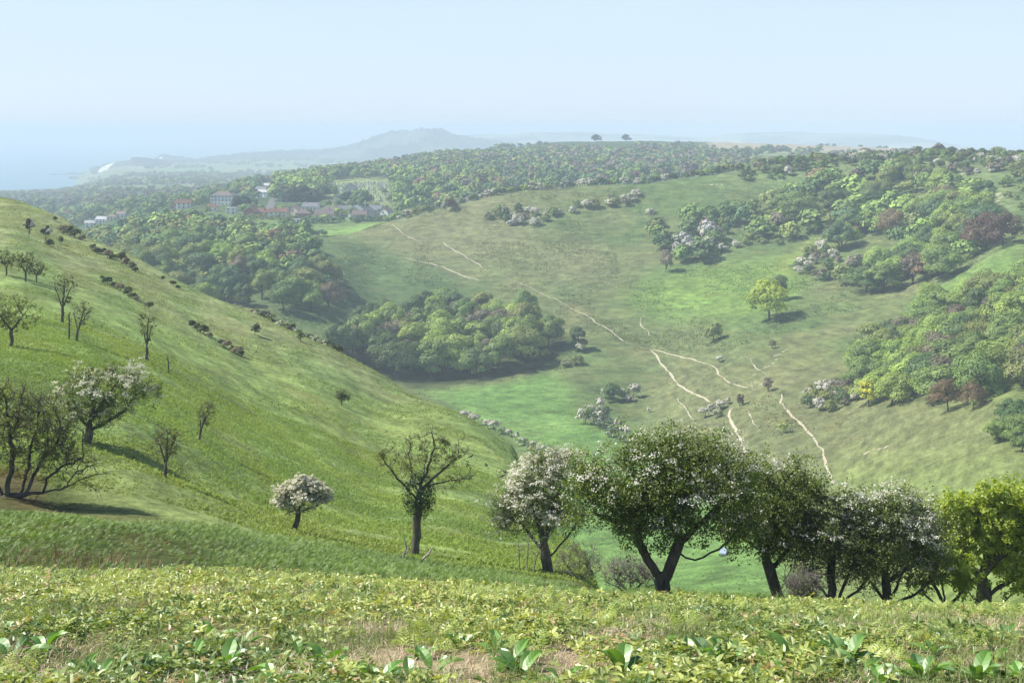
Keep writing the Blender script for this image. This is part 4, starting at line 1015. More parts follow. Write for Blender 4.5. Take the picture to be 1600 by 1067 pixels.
wood([(1140,280),(1165,262),(1240,245),(1330,243),(1450,240),(1600,240),(1600,275),(1560,270),(1500,278),(1450,262),(1380,262),(1300,262),(1240,275),(1180,290)], 760, 985, 8.8, (3.5, 7.5), {'dark olive': 4, 'dark green': 3, 'mid green': 2, 'olive green': 2, 'grey brown': 1.5}, GQ, 33, {'bush': 4, 'round': 1.5}, 'bush', .12, cull=-1)
wood([(1600,240),(1640,240),(1640,330),(1590,330),(1500,300),(1470,290),(1560,280)], 700, 985, 13, (3.5, 7), {'dark green': 3, 'mid green': 3, 'olive green': 2}, 'the right hilltop scrub', 34, {'bush': 4, 'round': 2}, 'bush', .05, cull=0)
for lab, p, Y, h, w_, f, c in [('dark copper round topped tree on the hilltop skyline', 1468, 955, 24, .9, 'broad', 'copper brown'), ('pale grey green tree on the skyline at the right', 1560, 940, 22, 1.0, 'broad', 'olive green'),
    ('small dark tree on the skyline left of the copper one', 1434, 950, 18, .8, 'round', 'dark green'), ('small olive tree left on the hilltop skyline', 1234, 950, 18, .8, 'round', 'dark green'),
    ('round green tree on the skyline between two dark ones', 1396, 955, 13, .9, 'round', 'mid green'), ('green tree beside the pale grey green one on the skyline', 1535, 945, 17, .9, 'round', 'mid green')]:
    g = at(p, Y, .5); plant(f, g, h / F * Y, c, 'trees on the hilltop skyline', 'tree', None, w_, label=lab)
GM = 'the middle slope copse'
wood([(1050,365),(1075,335),(1140,320),(1160,350),(1140,385),(1100,412),(1060,412),(1010,385),(1010,372)], 640, 960, 9.5, (6, 14), {'dark green': 3, 'mid green': 3, 'olive green': 1.5, 'grey brown': 1}, GM, 36, {'round': 3, 'bush': 3, 'tall': 1}, 'tree', .05, cull=0)
wood([(1240,425),(1265,395),(1300,385),(1310,410),(1290,440),(1250,430)], 600, 900, 8, (4, 8), {'dark green': 3, 'grey brown': 2.5, 'olive green': 2}, 'the upper thorn scrub', 37, {'round': 2, 'bush': 4}, 'bush', .3, cull=0)
wood([(1250,640),(1262,612),(1330,600),(1345,630),(1290,650)], 380, 620, 5.5, (3, 6.5), {'grey brown': 3, 'olive green': 2, 'dark green': 2}, 'the lower thorn scrub', 38, {'bush': 4, 'round': 2}, 'bush', .3, cull=0)
wood([(1120,395),(1190,360),(1230,345),(1240,372),(1190,400),(1210,390)], 620, 960, 10, (4, 7), {'olive green': 2, 'mid green': 3, 'grey brown': 1.5}, 'the gap scrub', 39, {'bush': 4, 'round': 1}, 'bush', .15, cull=0)

# ------------------------------------------------------------------ the far country: trees by the village, the hill wood
GVl = 'the village wood'
n6 = free_wood(60, 440, 1340, 1760, 24, (11, 16), {'mid green': 4, 'dark green': 2, 'olive green': 3, 'blue green': 2, 'russet': .4}, GVl, 44, {'round': 5, 'broad': 3}, cull=1, keep=lambda p, v, y: y > 1340 + max(0, 300 - p) * 0 and not (408 < p < 442 and y > 1250) and rng.random() < .8, parts=False, maxn=120)
for i, (p, Y, h, c, f, lab) in enumerate([(452, 1180, 31, 'near black green', 'tall', None), (464, 1182, 35, 'near black green', 'tall', None), (474, 1184, 36, 'near black green', 'tall', None), (485, 1182, 35, 'near black green', 'tall', None), (490, 1178, 29, 'near black green', 'tall', None),
    (370, 1150, 26, 'near black green', 'tall', None), (382, 1150, 28, 'near black green', 'tall', None), (392, 1160, 22, 'dark green', 'round', None), (505, 1230, 26, 'dark olive', 'round', None), (520, 1250, 20, 'dark green', 'round', None), (543, 1190, 22, 'near black green', 'round', None),
    (556, 1180, 26, 'dark green', 'tall', None), (566, 1172, 30, 'dark green', 'round', None), (535, 1210, 12, 'near black green', 'broad', None), (548, 1216, 10, 'near black green', 'broad', None), (527, 1100, 16, 'yellow green', 'round', None), (600, 1260, 12, 'dark green', 'round', None),
    (630, 1200, 30, 'mid green', 'round', None), (640, 1120, 26, 'bright green', 'round', None), (625, 1110, 22, 'mid green', 'round', None), (618, 1290, 26, 'mid green', 'round', None), (438, 1130, 16, 'bright green', 'round', None), (408, 1150, 14, 'mid green', 'round', None), (524, 1140, 14, 'mid green', 'broad', None), (510, 1138, 12, 'bright green', 'round', None)]):
    g = at(p, Y, .4); plant(f, g, h / F * Y * 1.05, c, 'trees among the houses and graves', 'tree', 'the village trees', 1.1 if f != 'tall' else 1.3, parts=False)
n6b = free_wood(150, 452, 1090, 1340, 23, (8, 13), {'mid green': 4, 'dark green': 3, 'olive green': 2, 'blue green': 2}, GVl, 45, {'round': 5, 'broad': 2}, cull=1, keep=lambda p, v, y: not (402 < p < 446) and not (332 < p < 372 and y < 1240) and not (270 < p < 298 and y < 1200) and not (128 < p < 206 and y < 1320) and rng.random() < .75, parts=False, maxn=90)
n6c = free_wood(436, 522, 1235, 1720, 19, (11, 17), {'bright green': 3, 'mid green': 4, 'dark green': 1.5, 'olive green': 2}, 'the slope wood by the road', 48, {'round': 5, 'broad': 3}, cull=1, keep=lambda p, v, y: p < 508 or y > 1480, parts=False, maxn=90)
n7 = free_wood(500, 780, 1130, 1480, 17, (12, 19), {'mid green': 4, 'dark green': 2.5, 'olive green': 1.5, 'blue green': 2, 'bright green': 1, 'russet': .5, 'grey brown': .5}, 'the wood behind the houses', 46, {'round': 5, 'broad': 3}, cull=0,
     keep=lambda p, v, y: p > 622 + max(0, (1250 - y)) * .0 or y > 1455, parts=False, maxn=140)
n8 = free_wood(780, 1010, 1190, 1420, 19, (11, 17), {'mid green': 3, 'dark green': 2.5, 'olive green': 1, 'blue green': 2, 'bright green': .8, 'copper brown': .8, 'grey brown': 1}, 'the wood beyond the ridge', 47, {'round': 5, 'broad': 2}, cull=0, parts=False, maxn=120)
print('WOODS', n1, n2, n3, n4, n5, n6, n7, n8, len(PLACED))

# the far hill wood and coastal woods read as one mass each
def mass(name, label, pts, h, seed, size_w, cols):
    r = np.random.default_rng(seed); VS, QS, RN, off = [], [], [], 0
    tv, tq, tr, _ = crown_arrays(900 + seed, 'round', 420, .17)
    tv2, tq2, tr2, _ = crown_arrays(901 + seed, 'broad', 420, .17)
    cc = []
    for q in pts:
        a, b, c_ = (tv, tq, tr) if r.random() < .6 else (tv2, tq2, tr2)
        s = r.uniform(*h); an = r.uniform(0, 6.28); ca, sa = math.cos(an), math.sin(an)
        ww = s * r.uniform(*size_w)
        v = np.stack([(a[:, 0] * ca - a[:, 1] * sa) * ww, (a[:, 0] * sa + a[:, 1] * ca) * ww, a[:, 2] * s], 1) + q
        VS.append(v); QS.append(b + off); off += len(v); RN.append(c_)
        cc.append(np.repeat([np.array(cols[r.integers(len(cols))]) * r.uniform(.8, 1.2)], len(v), 0))
    col = np.concatenate(cc); col = np.concatenate([col, np.ones((len(col), 1))], 1)
    mt = mass_mat()
    o = link(name, np_mesh(name, np.concatenate(VS), np.concatenate(QS), mt, {'rnd': np.concatenate(RN), 'gcol': col}))
    return tag(o, label, kind='stuff')
def mass_pts(p0, p1, y0, y1, sp, seed, keep):
    r = np.random.default_rng(seed); out = []
    for y in np.arange(y0, y1, sp * .9):
        for x in np.arange((p0 - CX) / F * y, (p1 - CX) / F * y, sp):
            xx, yy = x + r.uniform(-.45, .45) * sp, y + r.uniform(-.45, .45) * sp
            p = xx / yy * F + CX; z = float(height(xx, yy)); v = V0 - z / yy * F
            if keep(p, v, yy) and v - 14 / yy * F < occl(p, yy) + .5: out.append((xx, yy, z - .5))
    return np.array(out)
GC = [COL[k] for k in ('mid green', 'dark green', 'olive green', 'blue green', 'grey brown', 'grey brown', 'olive green')]
mp = mass_pts(500, 1160, 1430, 2330, 15, 71, lambda p, v, y: (y > 1490 or p > 760) and not (p > 1090 and y > 1900) and not (p > 700 and y > 1960) and not (p < 640 and y > 1830))
mass('far_wood', 'hazy wood covering the long hill beyond the village', mp, (10, 17), 3, (.9, 1.25), GC)
mp2 = mass_pts(1000, 1440, 1300, 2150, 26, 72, lambda p, v, y: fbm(np.array(p / 60.), np.array(y / 160.), 3, 2) > -.1)
mass('far_wood', 'hazy tree belt left of the pale far fields', mp2, (9, 14), 4, (.9, 1.25), GC)
mp3 = mass_pts(-20, 560, 1760, 3900, 30, 73, lambda p, v, y: (fbm(np.array(p / 70.), np.array(y / 330.), 13, 3) > -.22))
mp4 = mass_pts(150, 640, 3900, 6300, 46, 74, lambda p, v, y: (fbm(np.array(p / 60.), np.array(y / 500.), 23, 3) > -.12))
mp3 = np.concatenate([mp3, mp4])
mass('coastal_wood', 'blue hazy woods and hedgerows reaching down to the sea', mp3, (9, 15), 5, (.95, 1.5), GC)
for lab, p, w_ in [('left of two lone dark trees on the far hill crest', 932, 1.05), ('right of two lone dark trees on the far hill crest', 979, 1.1)]:
    g = at(p, 2270, 1.0); plant('bush', g, 15, 'near black green', 'lone trees on the far hill crest', 'tree', None, w_, label=lab, parts=False)
for k, p in enumerate([742, 752, 762, 770, 778, 786, 793, 800, 812, 826, 843, 853]):
    g = at(p, 2230 - abs(p - 800) * .6, .6); plant('broad', g, [7, 8, 8, 9, 12, 12, 10, 8, 7, 6, 8, 6][k], 'mid green' if 770 < p < 800 else 'dark green', 'trees along the far hill crest', 'tree', 'the far hill crest', 1.3, parts=False)
for k, p in enumerate([1283, 1293, 1303, 1344, 1374, 1384]):
    g = at(p, 2430, .6); plant('broad', g, 6, 'dark green', 'trees along the pale field', 'tree', 'the edge of the pale far field', 1.5, parts=False)
# ------------------------------------------------------------------ paths and chalk scars
def chalk_mat():
    t = NT('trodden_chalk'); p = t.pos(); n = t.noise(p, .8, 5, .7)
    return t.done(t.bsdf(t.mix(t.ramp(n, .3, .7), rgb(.33, .29, .19), rgb(.52, .48, .37)), .95, t.bump(n, .5, .1), .05))
M['chalk'] = chalk_mat()
def path(label, pts, width=.9, ymin=255, seed=0, name='path', lift=.10):
    r = np.random.default_rng(seed + 77)
    W = [hit(p, v, ymin) for p, v in pts]; P2 = np.array([(a.x, a.y) for a in W])
    d = np.concatenate([[0], np.cumsum(np.linalg.norm(np.diff(P2, axis=0), axis=1))]); n = max(8, int(d[-1] / 1.2))
    s = np.linspace(0, d[-1], n); xy = np.stack([np.interp(s, d, P2[:, 0]), np.interp(s, d, P2[:, 1])], 1)
    k = np.array([1, 2, 3, 2, 1]) / 9.
    for _ in range(2):
        q = np.pad(xy, ((2, 2), (0, 0)), 'edge'); xy = sum(k[i] * q[i:i + n] for i in range(5))
    tdir = unit(np.gradient(xy, axis=0)); nr = np.stack([-tdir[:, 1], tdir[:, 0]], 1)
    w_ = width * .66 * np.clip(1.5 * vnoise(s / 6, s * 0 + seed, 3) + .2, .34, 1.2) * np.clip(np.minimum(s, d[-1] - s) / 4, .25, 1)
    cols = []
    for u in (-1, -.5, 0, .5, 1):
        q = xy + nr * (w_ * .5 * u + r.normal(size=n) * .09)[:, None] + nr * (fbm(s / 7, s * 0 + seed, 8, 2) * .5)[:, None]
        cols.append(np.stack([q[:, 0], q[:, 1], height(q[:, 0], q[:, 1]) + lift], 1))
    V = np.stack(cols, 1); i = np.arange(n * 5).reshape(n, 5)
    Q = np.stack([i[:-1, :-1], i[1:, :-1], i[1:, 1:], i[:-1, 1:]], -1).reshape(-1, 4)
    return tag(link(name, np_mesh(name, V.reshape(-1, 3), Q, M['chalk'], None, True)), label, kind='structure')
path('worn chalk path running down past the valley wood', [(890,480),(905,488),(925,497),(931,505),(945,512),(955,517),(962,524),(975,534),(995,541),(1015,546),(1025,555),(1033,568),(1040,578),(1052,590),(1062,604),(1080,614),(1100,622),(1112,629)], 1.15, seed=1)
path('chalk path branching right from the fork', [(1015,546),(1030,548),(1060,556),(1090,565),(1110,571),(1119,577),(1124,587),(1140,598),(1155,603),(1172,607)], 1.0, seed=2)
path('chalk path below the white flowering clump', [(1150,634),(1141,638),(1137,650),(1145,664),(1152,678),(1158,692),(1166,708)], 1.35, seed=3)
path('chalk path at the right winding down the slope', [(1221,614),(1219,624),(1228,640),(1242,654),(1254,664),(1262,676),(1276,690),(1286,704),(1288,718),(1295,738),(1303,758)], 1.3, seed=4)
path('chalk track crossing the spur above the wood', [(618,400),(640,405),(670,412),(700,421),(718,429),(735,435),(750,440)], 1.2, seed=5)
path('faint chalk track on top of the spur', [(612,352),(625,362),(640,372),(655,378)], .9, seed=6)
path('chalk track over the spur, right of the long one', [(690,378),(705,388),(722,398),(735,406),(745,412),(762,424)], .9, seed=7)
path('faint track below the spur', [(790,432),(830,450),(860,465),(890,480)], .6, seed=8)
path('short chalk rut on the slope', [(1001,495),(1000,508),(1012,516),(1017,528)], .8, seed=9)
path('short chalk rut above the path', [(963,505),(969,515)], .5, seed=10)
path('thin track down towards the big hawthorn', [(1058,622),(1075,645),(1088,665)], .5, seed=11)
path('faint rut right of the path fork', [(1164,556),(1180,574),(1198,586)], .6, seed=12)
path('faint rut above the right path', [(1172,595),(1178,610)], .5, seed=13)
path('faint track at the foot of the slope', [(1170,640),(1175,655),(1182,668)], .5, seed=14)
path('pale track on the ridge', [(900,295),(940,292),(985,292)], .9, 700, seed=15)
def scar(label, pts, rad, ymin=255, seed=0):
    """patches of bare chalk: irregular low mounds of rubble lying on the turf"""
    r = np.random.default_rng(seed + 5); VS, QS, off = [], [], 0
    for p, v in pts:
        g = hit(p, v, ymin); k = 14; an = np.arange(k) / k * 2 * math.pi
        rr = rad * r.uniform(.45, 1.3) * (.6 + .7 * r.random(k)); ax = r.uniform(.5, 1.1)
        xs = g.x + np.cos(an) * rr * 1.5; ys = g.y + np.sin(an) * rr * ax
        ring = np.stack([xs, ys, height(xs, ys) + .04], 1); xm = g.x + np.cos(an) * rr * .7; ym = g.y + np.sin(an) * rr * ax * .5
        mid = np.stack([xm, ym, height(xm, ym) + .16 + r.uniform(0, .12, k)], 1); c = np.array([[g.x, g.y, float(height(g.x, g.y)) + .25]])
        i = np.arange(k); j = (i + 1) % k
        VS.append(np.concatenate([ring, mid, c])); QS.append(np.concatenate([np.stack([i, j, j + k, i + k], 1), np.stack([i + k, j + k, np.full(k, 2 * k), np.full(k, 2 * k)], 1)[:0]]) + off)
        QS.append(np.stack([i[::2] + k, i[::2] + k + 1, (i[::2] + 2) % k + k, np.full(k // 2, 2 * k)], 1) + off); off += 2 * k + 1
    return tag(link('chalk_scar', np_mesh('chalk_scar', np.concatenate(VS), np.concatenate(QS), M['chalk'], None, False)), label, kind='structure')
scar('bare white chalk bank near the top right', [(1556,308),(1560,304),(1564,309),(1552,313),(1558,315),(1548,316)], 1.3, seed=1)
scar('bare chalk patch below the right hilltop scrub', [(1505,272),(1512,273),(1519,271),(1508,276)], 1.2, seed=2)
scar('two chalk patches at the ridge', [(1222,299),(1227,300),(1166,294),(1112,289),(1120,289),(1128,289)], .9, seed=3)
scar('chalk scrapes on the turf right of the path fork', [(1212,556),(1218,554),(1224,550),(1230,547),(1236,545),(1214,562),(1208,568),(1202,572),(1196,574)], .55, seed=4)
scar('small chalk scrape in front of the lime slope', [(1354,708),(1359,706),(1365,704),(1374,702),(1384,699),(1320,730),(1326,716)], .5, seed=5)
scar('chalk scrape on the green slope', [(1000,478),(1010,479),(1020,480),(1030,479),(1058,508),(1074,509)], .5, seed=6)
scar('chalk scrape beside the grey bush', [(1170,585),(1178,586),(1190,600)], .5, seed=7)
scar('chalk scrape on the spur', [(548,372),(556,371),(680,414),(690,417),(508,408),(540,412),(600,420)], .6, seed=8)

# ------------------------------------------------------------------ the road, the meadow and the village
def strip(name, label, pts, width, mat, ymin, lift=.12):
    W = np.array([(a.x, a.y) for a in [at(p, Y) for p, Y in pts]]); d = np.concatenate([[0], np.cumsum(np.linalg.norm(np.diff(W, axis=0), axis=1))])
    n = 40; s = np.linspace(0, d[-1], n); xy = np.stack([np.interp(s, d, W[:, 0]), np.interp(s, d, W[:, 1])], 1); t = unit(np.gradient(xy, axis=0)); nr = np.stack([-t[:, 1], t[:, 0]], 1)
    V = []
    for u in (-1, -.33, .33, 1):
        q = xy + nr * width * .5 * u; V.append(np.stack([q[:, 0], q[:, 1], height(q[:, 0], q[:, 1]) + lift], 1))
    V = np.stack(V, 1); i = np.arange(n * 4).reshape(n, 4); Q = np.stack([i[:-1, :-1], i[1:, :-1], i[1:, 1:], i[:-1, 1:]], -1).reshape(-1, 4)
    return tag(link(name, np_mesh(name, V.reshape(-1, 3), Q, mat)), label, kind='structure')
M['road'] = plain_mat('worn_asphalt', (.13, .13, .13), .9)
strip('road', 'pale road climbing between the houses', [(412, 1115), (420, 1170), (428, 1260), (437, 1400)], 6.5, M['road'], 1000)

WALLC = {'white': (.78, .77, .74), 'cream': (.70, .62, .48), 'brick': (.30, .13, .09), 'grey': (.45, .44, .42), 'pale blue': (.55, .62, .70)}
ROOFC = {'red tile': (.17, .138, .128), 'brown tile': (.17, .095, .07), 'grey slate': (.17, .18, .20), 'pale grey': (.42, .42, .43), 'orange tile': (.23, .18, .15)}
for k, v in WALLC.items(): M['w_' + k] = plain_mat(k.replace(' ', '_') + '_wall', v, .85, .10, .6)
def roof_mat(k, v):
    t = NT(k.replace(' ', '_') + '_roof'); o = t.obj(); wv = t.n('ShaderNodeTexWave', wave_type='BANDS', bands_direction='Z'); t.set(wv.inputs[0], o); wv.inputs['Scale'].default_value = 3.2; wv.inputs['Distortion'].default_value = .6
    n = t.noise(o, 1.3, 5, .7); c = t.mix(t.ramp(n, .3, .7), rgb(*[x * .75 for x in v]), rgb(*[min(1, x * 1.25) for x in v]))
    return t.done(t.bsdf(c, .85, t.bump(wv.outputs[0], .5, .05), .15))
for k, v in ROOFC.items(): M['r_' + k] = roof_mat(k, v)
def glass_mat():
    t = NT('window_glass'); return t.done(t.bsdf(rgb(.03, .04, .05), .15, None, .6))
M['glass'] = glass_mat(); M['frame'] = plain_mat('white_frame', (.75, .75, .73), .6, .05)
M['door'] = plain_mat('door_paint', (.12, .05, .04), .5)

def bm_obj(name, bm, mat, parent):
    me = bpy.data.meshes.new(name); bmesh.ops.recalc_face_normals(bm, faces=bm.faces); bm.to_mesh(me); bm.free(); me.materials.append(mat); return link(name, me, parent)
def bbox(bm, lo, hi):
    r = bmesh.ops.create_cube(bm, size=1)
    for v in r['verts']: v.co = Vector([lo[i] if v.co[i] < 0 else hi[i] for i in range(3)])
def house(p, Y, w, d, h, rh, wall, roof, rz, label, kind='gable', storeys=2, chim=1, cat='house', group='houses of the village', dz=0):
    pos = at(p, Y); pos.z += dz
    o = empty('house' if cat == 'house' else cat.replace(' ', '_'), pos, rz); tag(o, label, cat, group)
    bm = bmesh.new(); x, y = w / 2, d / 2
    base = -2.2
    if kind == 'gable':     # ridge along x
        A = [bm.verts.new(q) for q in [(-x, -y, base), (x, -y, base), (x, y, base), (-x, y, base), (-x, -y, h), (x, -y, h), (x, y, h), (-x, y, h), (-x, 0, h + rh), (x, 0, h + rh)]]
        for f in [(0, 1, 5, 4), (2, 3, 7, 6), (1, 2, 6, 9, 5), (3, 0, 4, 8, 7), (4, 5, 9, 8), (6, 7, 8, 9)]: bm.faces.new([A[i] for i in f])
    else: bbox(bm, (-x, -y, base), (x, y, h))
    bm_obj('wall', bm, M['w_' + wall], o)
    e = .45; bm = bmesh.new(); t = .16
    if kind == 'gable':
        s = rh / y
        for sg in (-1, 1):
            q = [(-x - e, sg * (y + e), h - s * e + .06), (x + e, sg * (y + e), h - s * e + .06), (x + e, 0, h + rh + .06), (-x - e, 0, h + rh + .06)]
            lo = [bm.verts.new(a) for a in q]; up = [bm.verts.new((a[0], a[1], a[2] + t)) for a in q]
            bm.faces.new(lo); bm.faces.new(up)
            for i in range(4): bm.faces.new([lo[i], lo[(i + 1) % 4], up[(i + 1) % 4], up[i]])
    elif kind == 'hip':
        rx = max(.3, x - y)
        q = [(-x - e, -y - e, h + .02), (x + e, -y - e, h + .02), (x + e, y + e, h + .02), (-x - e, y + e, h + .02)]; lo = [bm.verts.new(a) for a in q]; r1 = bm.verts.new((-rx, 0, h + rh)); r2 = bm.verts.new((rx, 0, h + rh))
        up = [bm.verts.new((a[0], a[1], a[2] + t)) for a in q]
        bm.faces.new(lo)
        for i in range(4): bm.faces.new([lo[i], lo[(i + 1) % 4], up[(i + 1) % 4], up[i]])
        for f in [(up[0], up[1], r2, r1), (up[1], up[2], r2), (up[2], up[3], r1, r2), (up[3], up[0], r1)]: bm.faces.new(f)
    else:
        bbox(bm, (-x - .3, -y - .3, h + .02), (x + .3, y + .3, h + .4))
    ro = bm_obj('roof', bm, M['r_' + roof], o)
    for c in range(chim):
        bm = bmesh.new(); cx_ = (-.3 + .6 * c) * w if chim > 1 else .28 * w; zt = h + rh + .9
        bbox(bm, (cx_ - .35, -.3, h + rh * .4), (cx_ + .35, .3, zt)); bbox(bm, (cx_ - .42, -.37, zt), (cx_ + .42, .37, zt + .14))
        for k in (-.17, .17): bbox(bm, (cx_ + k - .09, -.09, zt + .14), (cx_ + k + .09, .09, zt + .5))
        bm_obj('chimney', bm, M['w_brick'], ro)
    nx = max(2, int(w / 3.0)); fh = h / storeys
    for s_ in range(storeys):
        for i in range(nx):
            wx = -x + (i + .5) * w / nx; z0 = s_ * fh + fh * .35
            if s_ == 0 and i == nx // 2:
                bm = bmesh.new(); bbox(bm, (wx - .5, -y - .06, 0), (wx + .5, -y + .05, 2.05)); bm_obj('door', bm, M['door'], o); continue
            bm = bmesh.new(); bbox(bm, (wx - .72, -y - .07, z0 - .1), (wx + .72, -y - .003, z0 + 1.3)); fo = bm_obj('window', bm, M['frame'], o)
            bm = bmesh.new(); bbox(bm, (wx - .6, -y - .09, z0 + .02), (wx - .04, -y - .072, z0 + 1.18)); bbox(bm, (wx + .04, -y - .09, z0 + .02), (wx + .6, -y - .072, z0 + 1.18)); bm_obj('pane', bm, M['glass'], fo)
    for sg in (-1, 1):     # one window in each end wall
        z0 = (storeys - 1) * fh + fh * .35
        bm = bmesh.new(); bbox(bm, (min(sg * x, sg * (x + .07)) if sg < 0 else x + .003, -.7, z0 - .1), ((-x - .003) if sg < 0 else x + .07, .7, z0 + 1.3)); fo = bm_obj('window', bm, M['frame'], o)
        bm = bmesh.new(); bbox(bm, ((-x - .09) if sg < 0 else x + .072, -.58, z0 + .02), ((-x - .072) if sg < 0 else x + .09, .58, z0 + 1.18)); bm_obj('pane', bm, M['glass'], fo)
    return o
R = math.radians
H = [ # px, Y, w, d, wallh, roofh, wall, roof, rot, label
 (350, 1225, 22, 13, 8.6, 3.4, 'white', 'red tile', -12, 'large white house with a red tiled hipped roof among trees', 'hip', 3, 2),
 (287, 1180, 13, 8, 4.6, 2.8, 'white', 'brown tile', 14, 'white gabled house left of the large white one, above the wood', 'gable', 2, 1),
 (275, 1192, 9, 7, 4.4, 2.6, 'cream', 'brown tile', -20, 'small cream gabled house next to the white one above the wood', 'gable', 2, 1),
 (140, 1290, 9, 7, 4.0, 2.2, 'white', 'pale grey', 15, 'leftmost white house half hidden by the grass hillside', 'gable', 2, 1),
 (160, 1300, 11, 8, 3.8, 2.4, 'white', 'pale grey', -10, 'white house with a pale roof second from the hillside', 'gable', 2, 1),
 (176, 1296, 10, 8, 3.6, 2.6, 'cream', 'orange tile', 4, 'cream house with an orange roof third from the hillside', 'hip', 2, 1),
 (190, 1300, 9, 7, 3.6, 2.4, 'white', 'orange tile', -4, 'white house with an orange roof fourth from the hillside', 'gable', 2, 1),
 (330, 1130, 12, 8, 3.6, 2.6, 'cream', 'brown tile', 6, 'long low brown roof in front of the large white house', 'hip', 1, 0),
 (362, 1112, 9, 6, 4.6, .4, 'white', 'pale grey', -4, 'small flat roofed white house below the dark trees', 'flat', 2, 0),
 (393, 1085, 10, 9, 4.4, 3.4, 'brick', 'brown tile', 78, 'brown brick house showing its gable end over the wood', 'gable', 2, 1),
 (403, 1100, 12, 8, 4.0, 3.0, 'brick', 'brown tile', -8, 'brick house with a brown roof behind the gable end', 'gable', 2, 1),
 (424, 1095, 13, 8, 4.4, 3.0, 'white', 'brown tile', 10, 'white house under a broad brown roof beside the road', 'hip', 2, 1),
 (440, 1098, 12, 8, 4.4, 3.0, 'cream', 'brown tile', -12, 'cream house under a brown roof right of the road', 'gable', 2, 1),
 (461, 1110, 8, 9, 5.0, 3.0, 'cream', 'orange tile', 70, 'house with a bright orange end wall and roof', 'gable', 2, 1),
 (474, 1092, 13, 8, 4.2, 3.2, 'brick', 'red tile', 4, 'brick house with a red roof behind dark garden bushes', 'hip', 2, 1),
 (486, 1120, 14, 8, 6.6, 2.8, 'white', 'grey slate', -14, 'tall white house with a slate roof rising above its neighbours', 'gable', 2, 2),
 (507, 1088, 16, 8, 3.8, 3.2, 'cream', 'red tile', 3, 'long bungalow with a wide red roof in the middle of the row', 'gable', 1, 1),
 (519, 1108, 14, 8, 4.4, 3.0, 'cream', 'red tile', -5, 'red roofed house directly behind the long bungalow', 'gable', 2, 1),
 (535, 1112, 10, 8, 4.8, 2.8, 'white', 'grey slate', 10, 'white house with a grey slate roof behind the yellow green tree', 'gable', 2, 1),
 (556, 1092, 10, 9, 5.0, 3.6, 'white', 'pale grey', 74, 'white house with its pale gable facing the meadow', 'gable', 2, 1),
 (562, 1076, 12, 8, 3.6, 3.0, 'cream', 'red tile', 2, 'low pinkish roofed house in front of the white gable', 'gable', 1, 1),
 (579, 1088, 9, 9, 5.2, 3.4, 'grey', 'pale grey', 80, 'grey house with a pale gable next to the pinkish roof', 'gable', 2, 1),
 (588, 1100, 10, 8, 5.0, 2.6, 'pale blue', 'grey slate', -6, 'pale blue house with a slate roof right of the grey one', 'gable', 2, 1),
 (603, 1088, 9, 8, 4.2, 3.0, 'white', 'red tile', 65, 'small white house with a red roof at the right end of the row', 'gable', 2, 1),
 (412, 1290, 12, 8, 4.4, 2.2, 'white', 'pale grey', -20, 'white house left of the climbing road, lowest of three', 'gable', 2, 1),
 (409, 1345, 12, 8, 4.4, 2.2, 'white', 'grey slate', -20, 'slate roofed house left of the climbing road, middle of three', 'gable', 2, 1),
 (420, 1420, 11, 8, 4.4, 2.2, 'white', 'pale grey', -20, 'white house at the top left of the climbing road', 'gable', 2, 1)]
for a in H:
    p, Y, w_, d_, h_, rh, wl, rf, rz, lab, kd, st, ch = a
    house(p, Y, w_ * .9, d_, h_, rh, wl, rf, R(rz), lab, kd, st, ch)
house(462, 1062, 7, 4, 2.6, .3, 'white', 'pale grey', R(6), 'low white garden building at the edge of the meadow', 'flat', 1, 0, 'shed', None)
house(1400, 905, 11, 5, 2.6, .3, 'white', 'pale grey', R(-4), 'low pale building among the hilltop scrub', 'flat', 1, 0, 'building', None)
house(548, 1268, 9, 12, 4.8, 4.6, 'grey', 'grey slate', R(88), 'grey steep roofed chapel standing among the graves', 'gable', 1, 0, 'chapel', None)
# garden hedges and bushes before the houses
for k in range(34):
    p = 452 + k * 4.9 + rng.uniform(-1.5, 1.5)
    if 538 < p < 546: continue
    g = at(p, 1064 + rng.uniform(-3, 6), .3); plant('bush', g, rng.uniform(3.0, 5.6), rng.choice(['mid green', 'dark green', 'dark olive', 'blue green']), 'garden hedge along the meadow', 'bush', 'the garden hedge', 1.15, parts=False)
for k in range(16):
    p = 372 + k * 6 + rng.uniform(-2, 2); g = at(p, 1068 + rng.uniform(-6, 10), .3)
    plant('bush', g, rng.uniform(2.5, 4.5), rng.choice(['mid green', 'dark green', 'olive green']), 'garden bushes before the brown roofed houses', 'bush', 'the brown roofed gardens', 1.1, parts=False)
for k in range(30):
    p = 395 + k * 7.3 + rng.uniform(-3, 3); g = at(p, rng.uniform(1080, 1200), .4)
    if 405 < p < 440: continue
    plant(rng.choice(['round', 'broad', 'tall']), g, rng.uniform(5, 9.5), rng.choice(['mid green', 'dark green', 'olive green', 'bright green']), 'garden trees between the houses', 'tree', 'the house gardens', 1.1, parts=False)
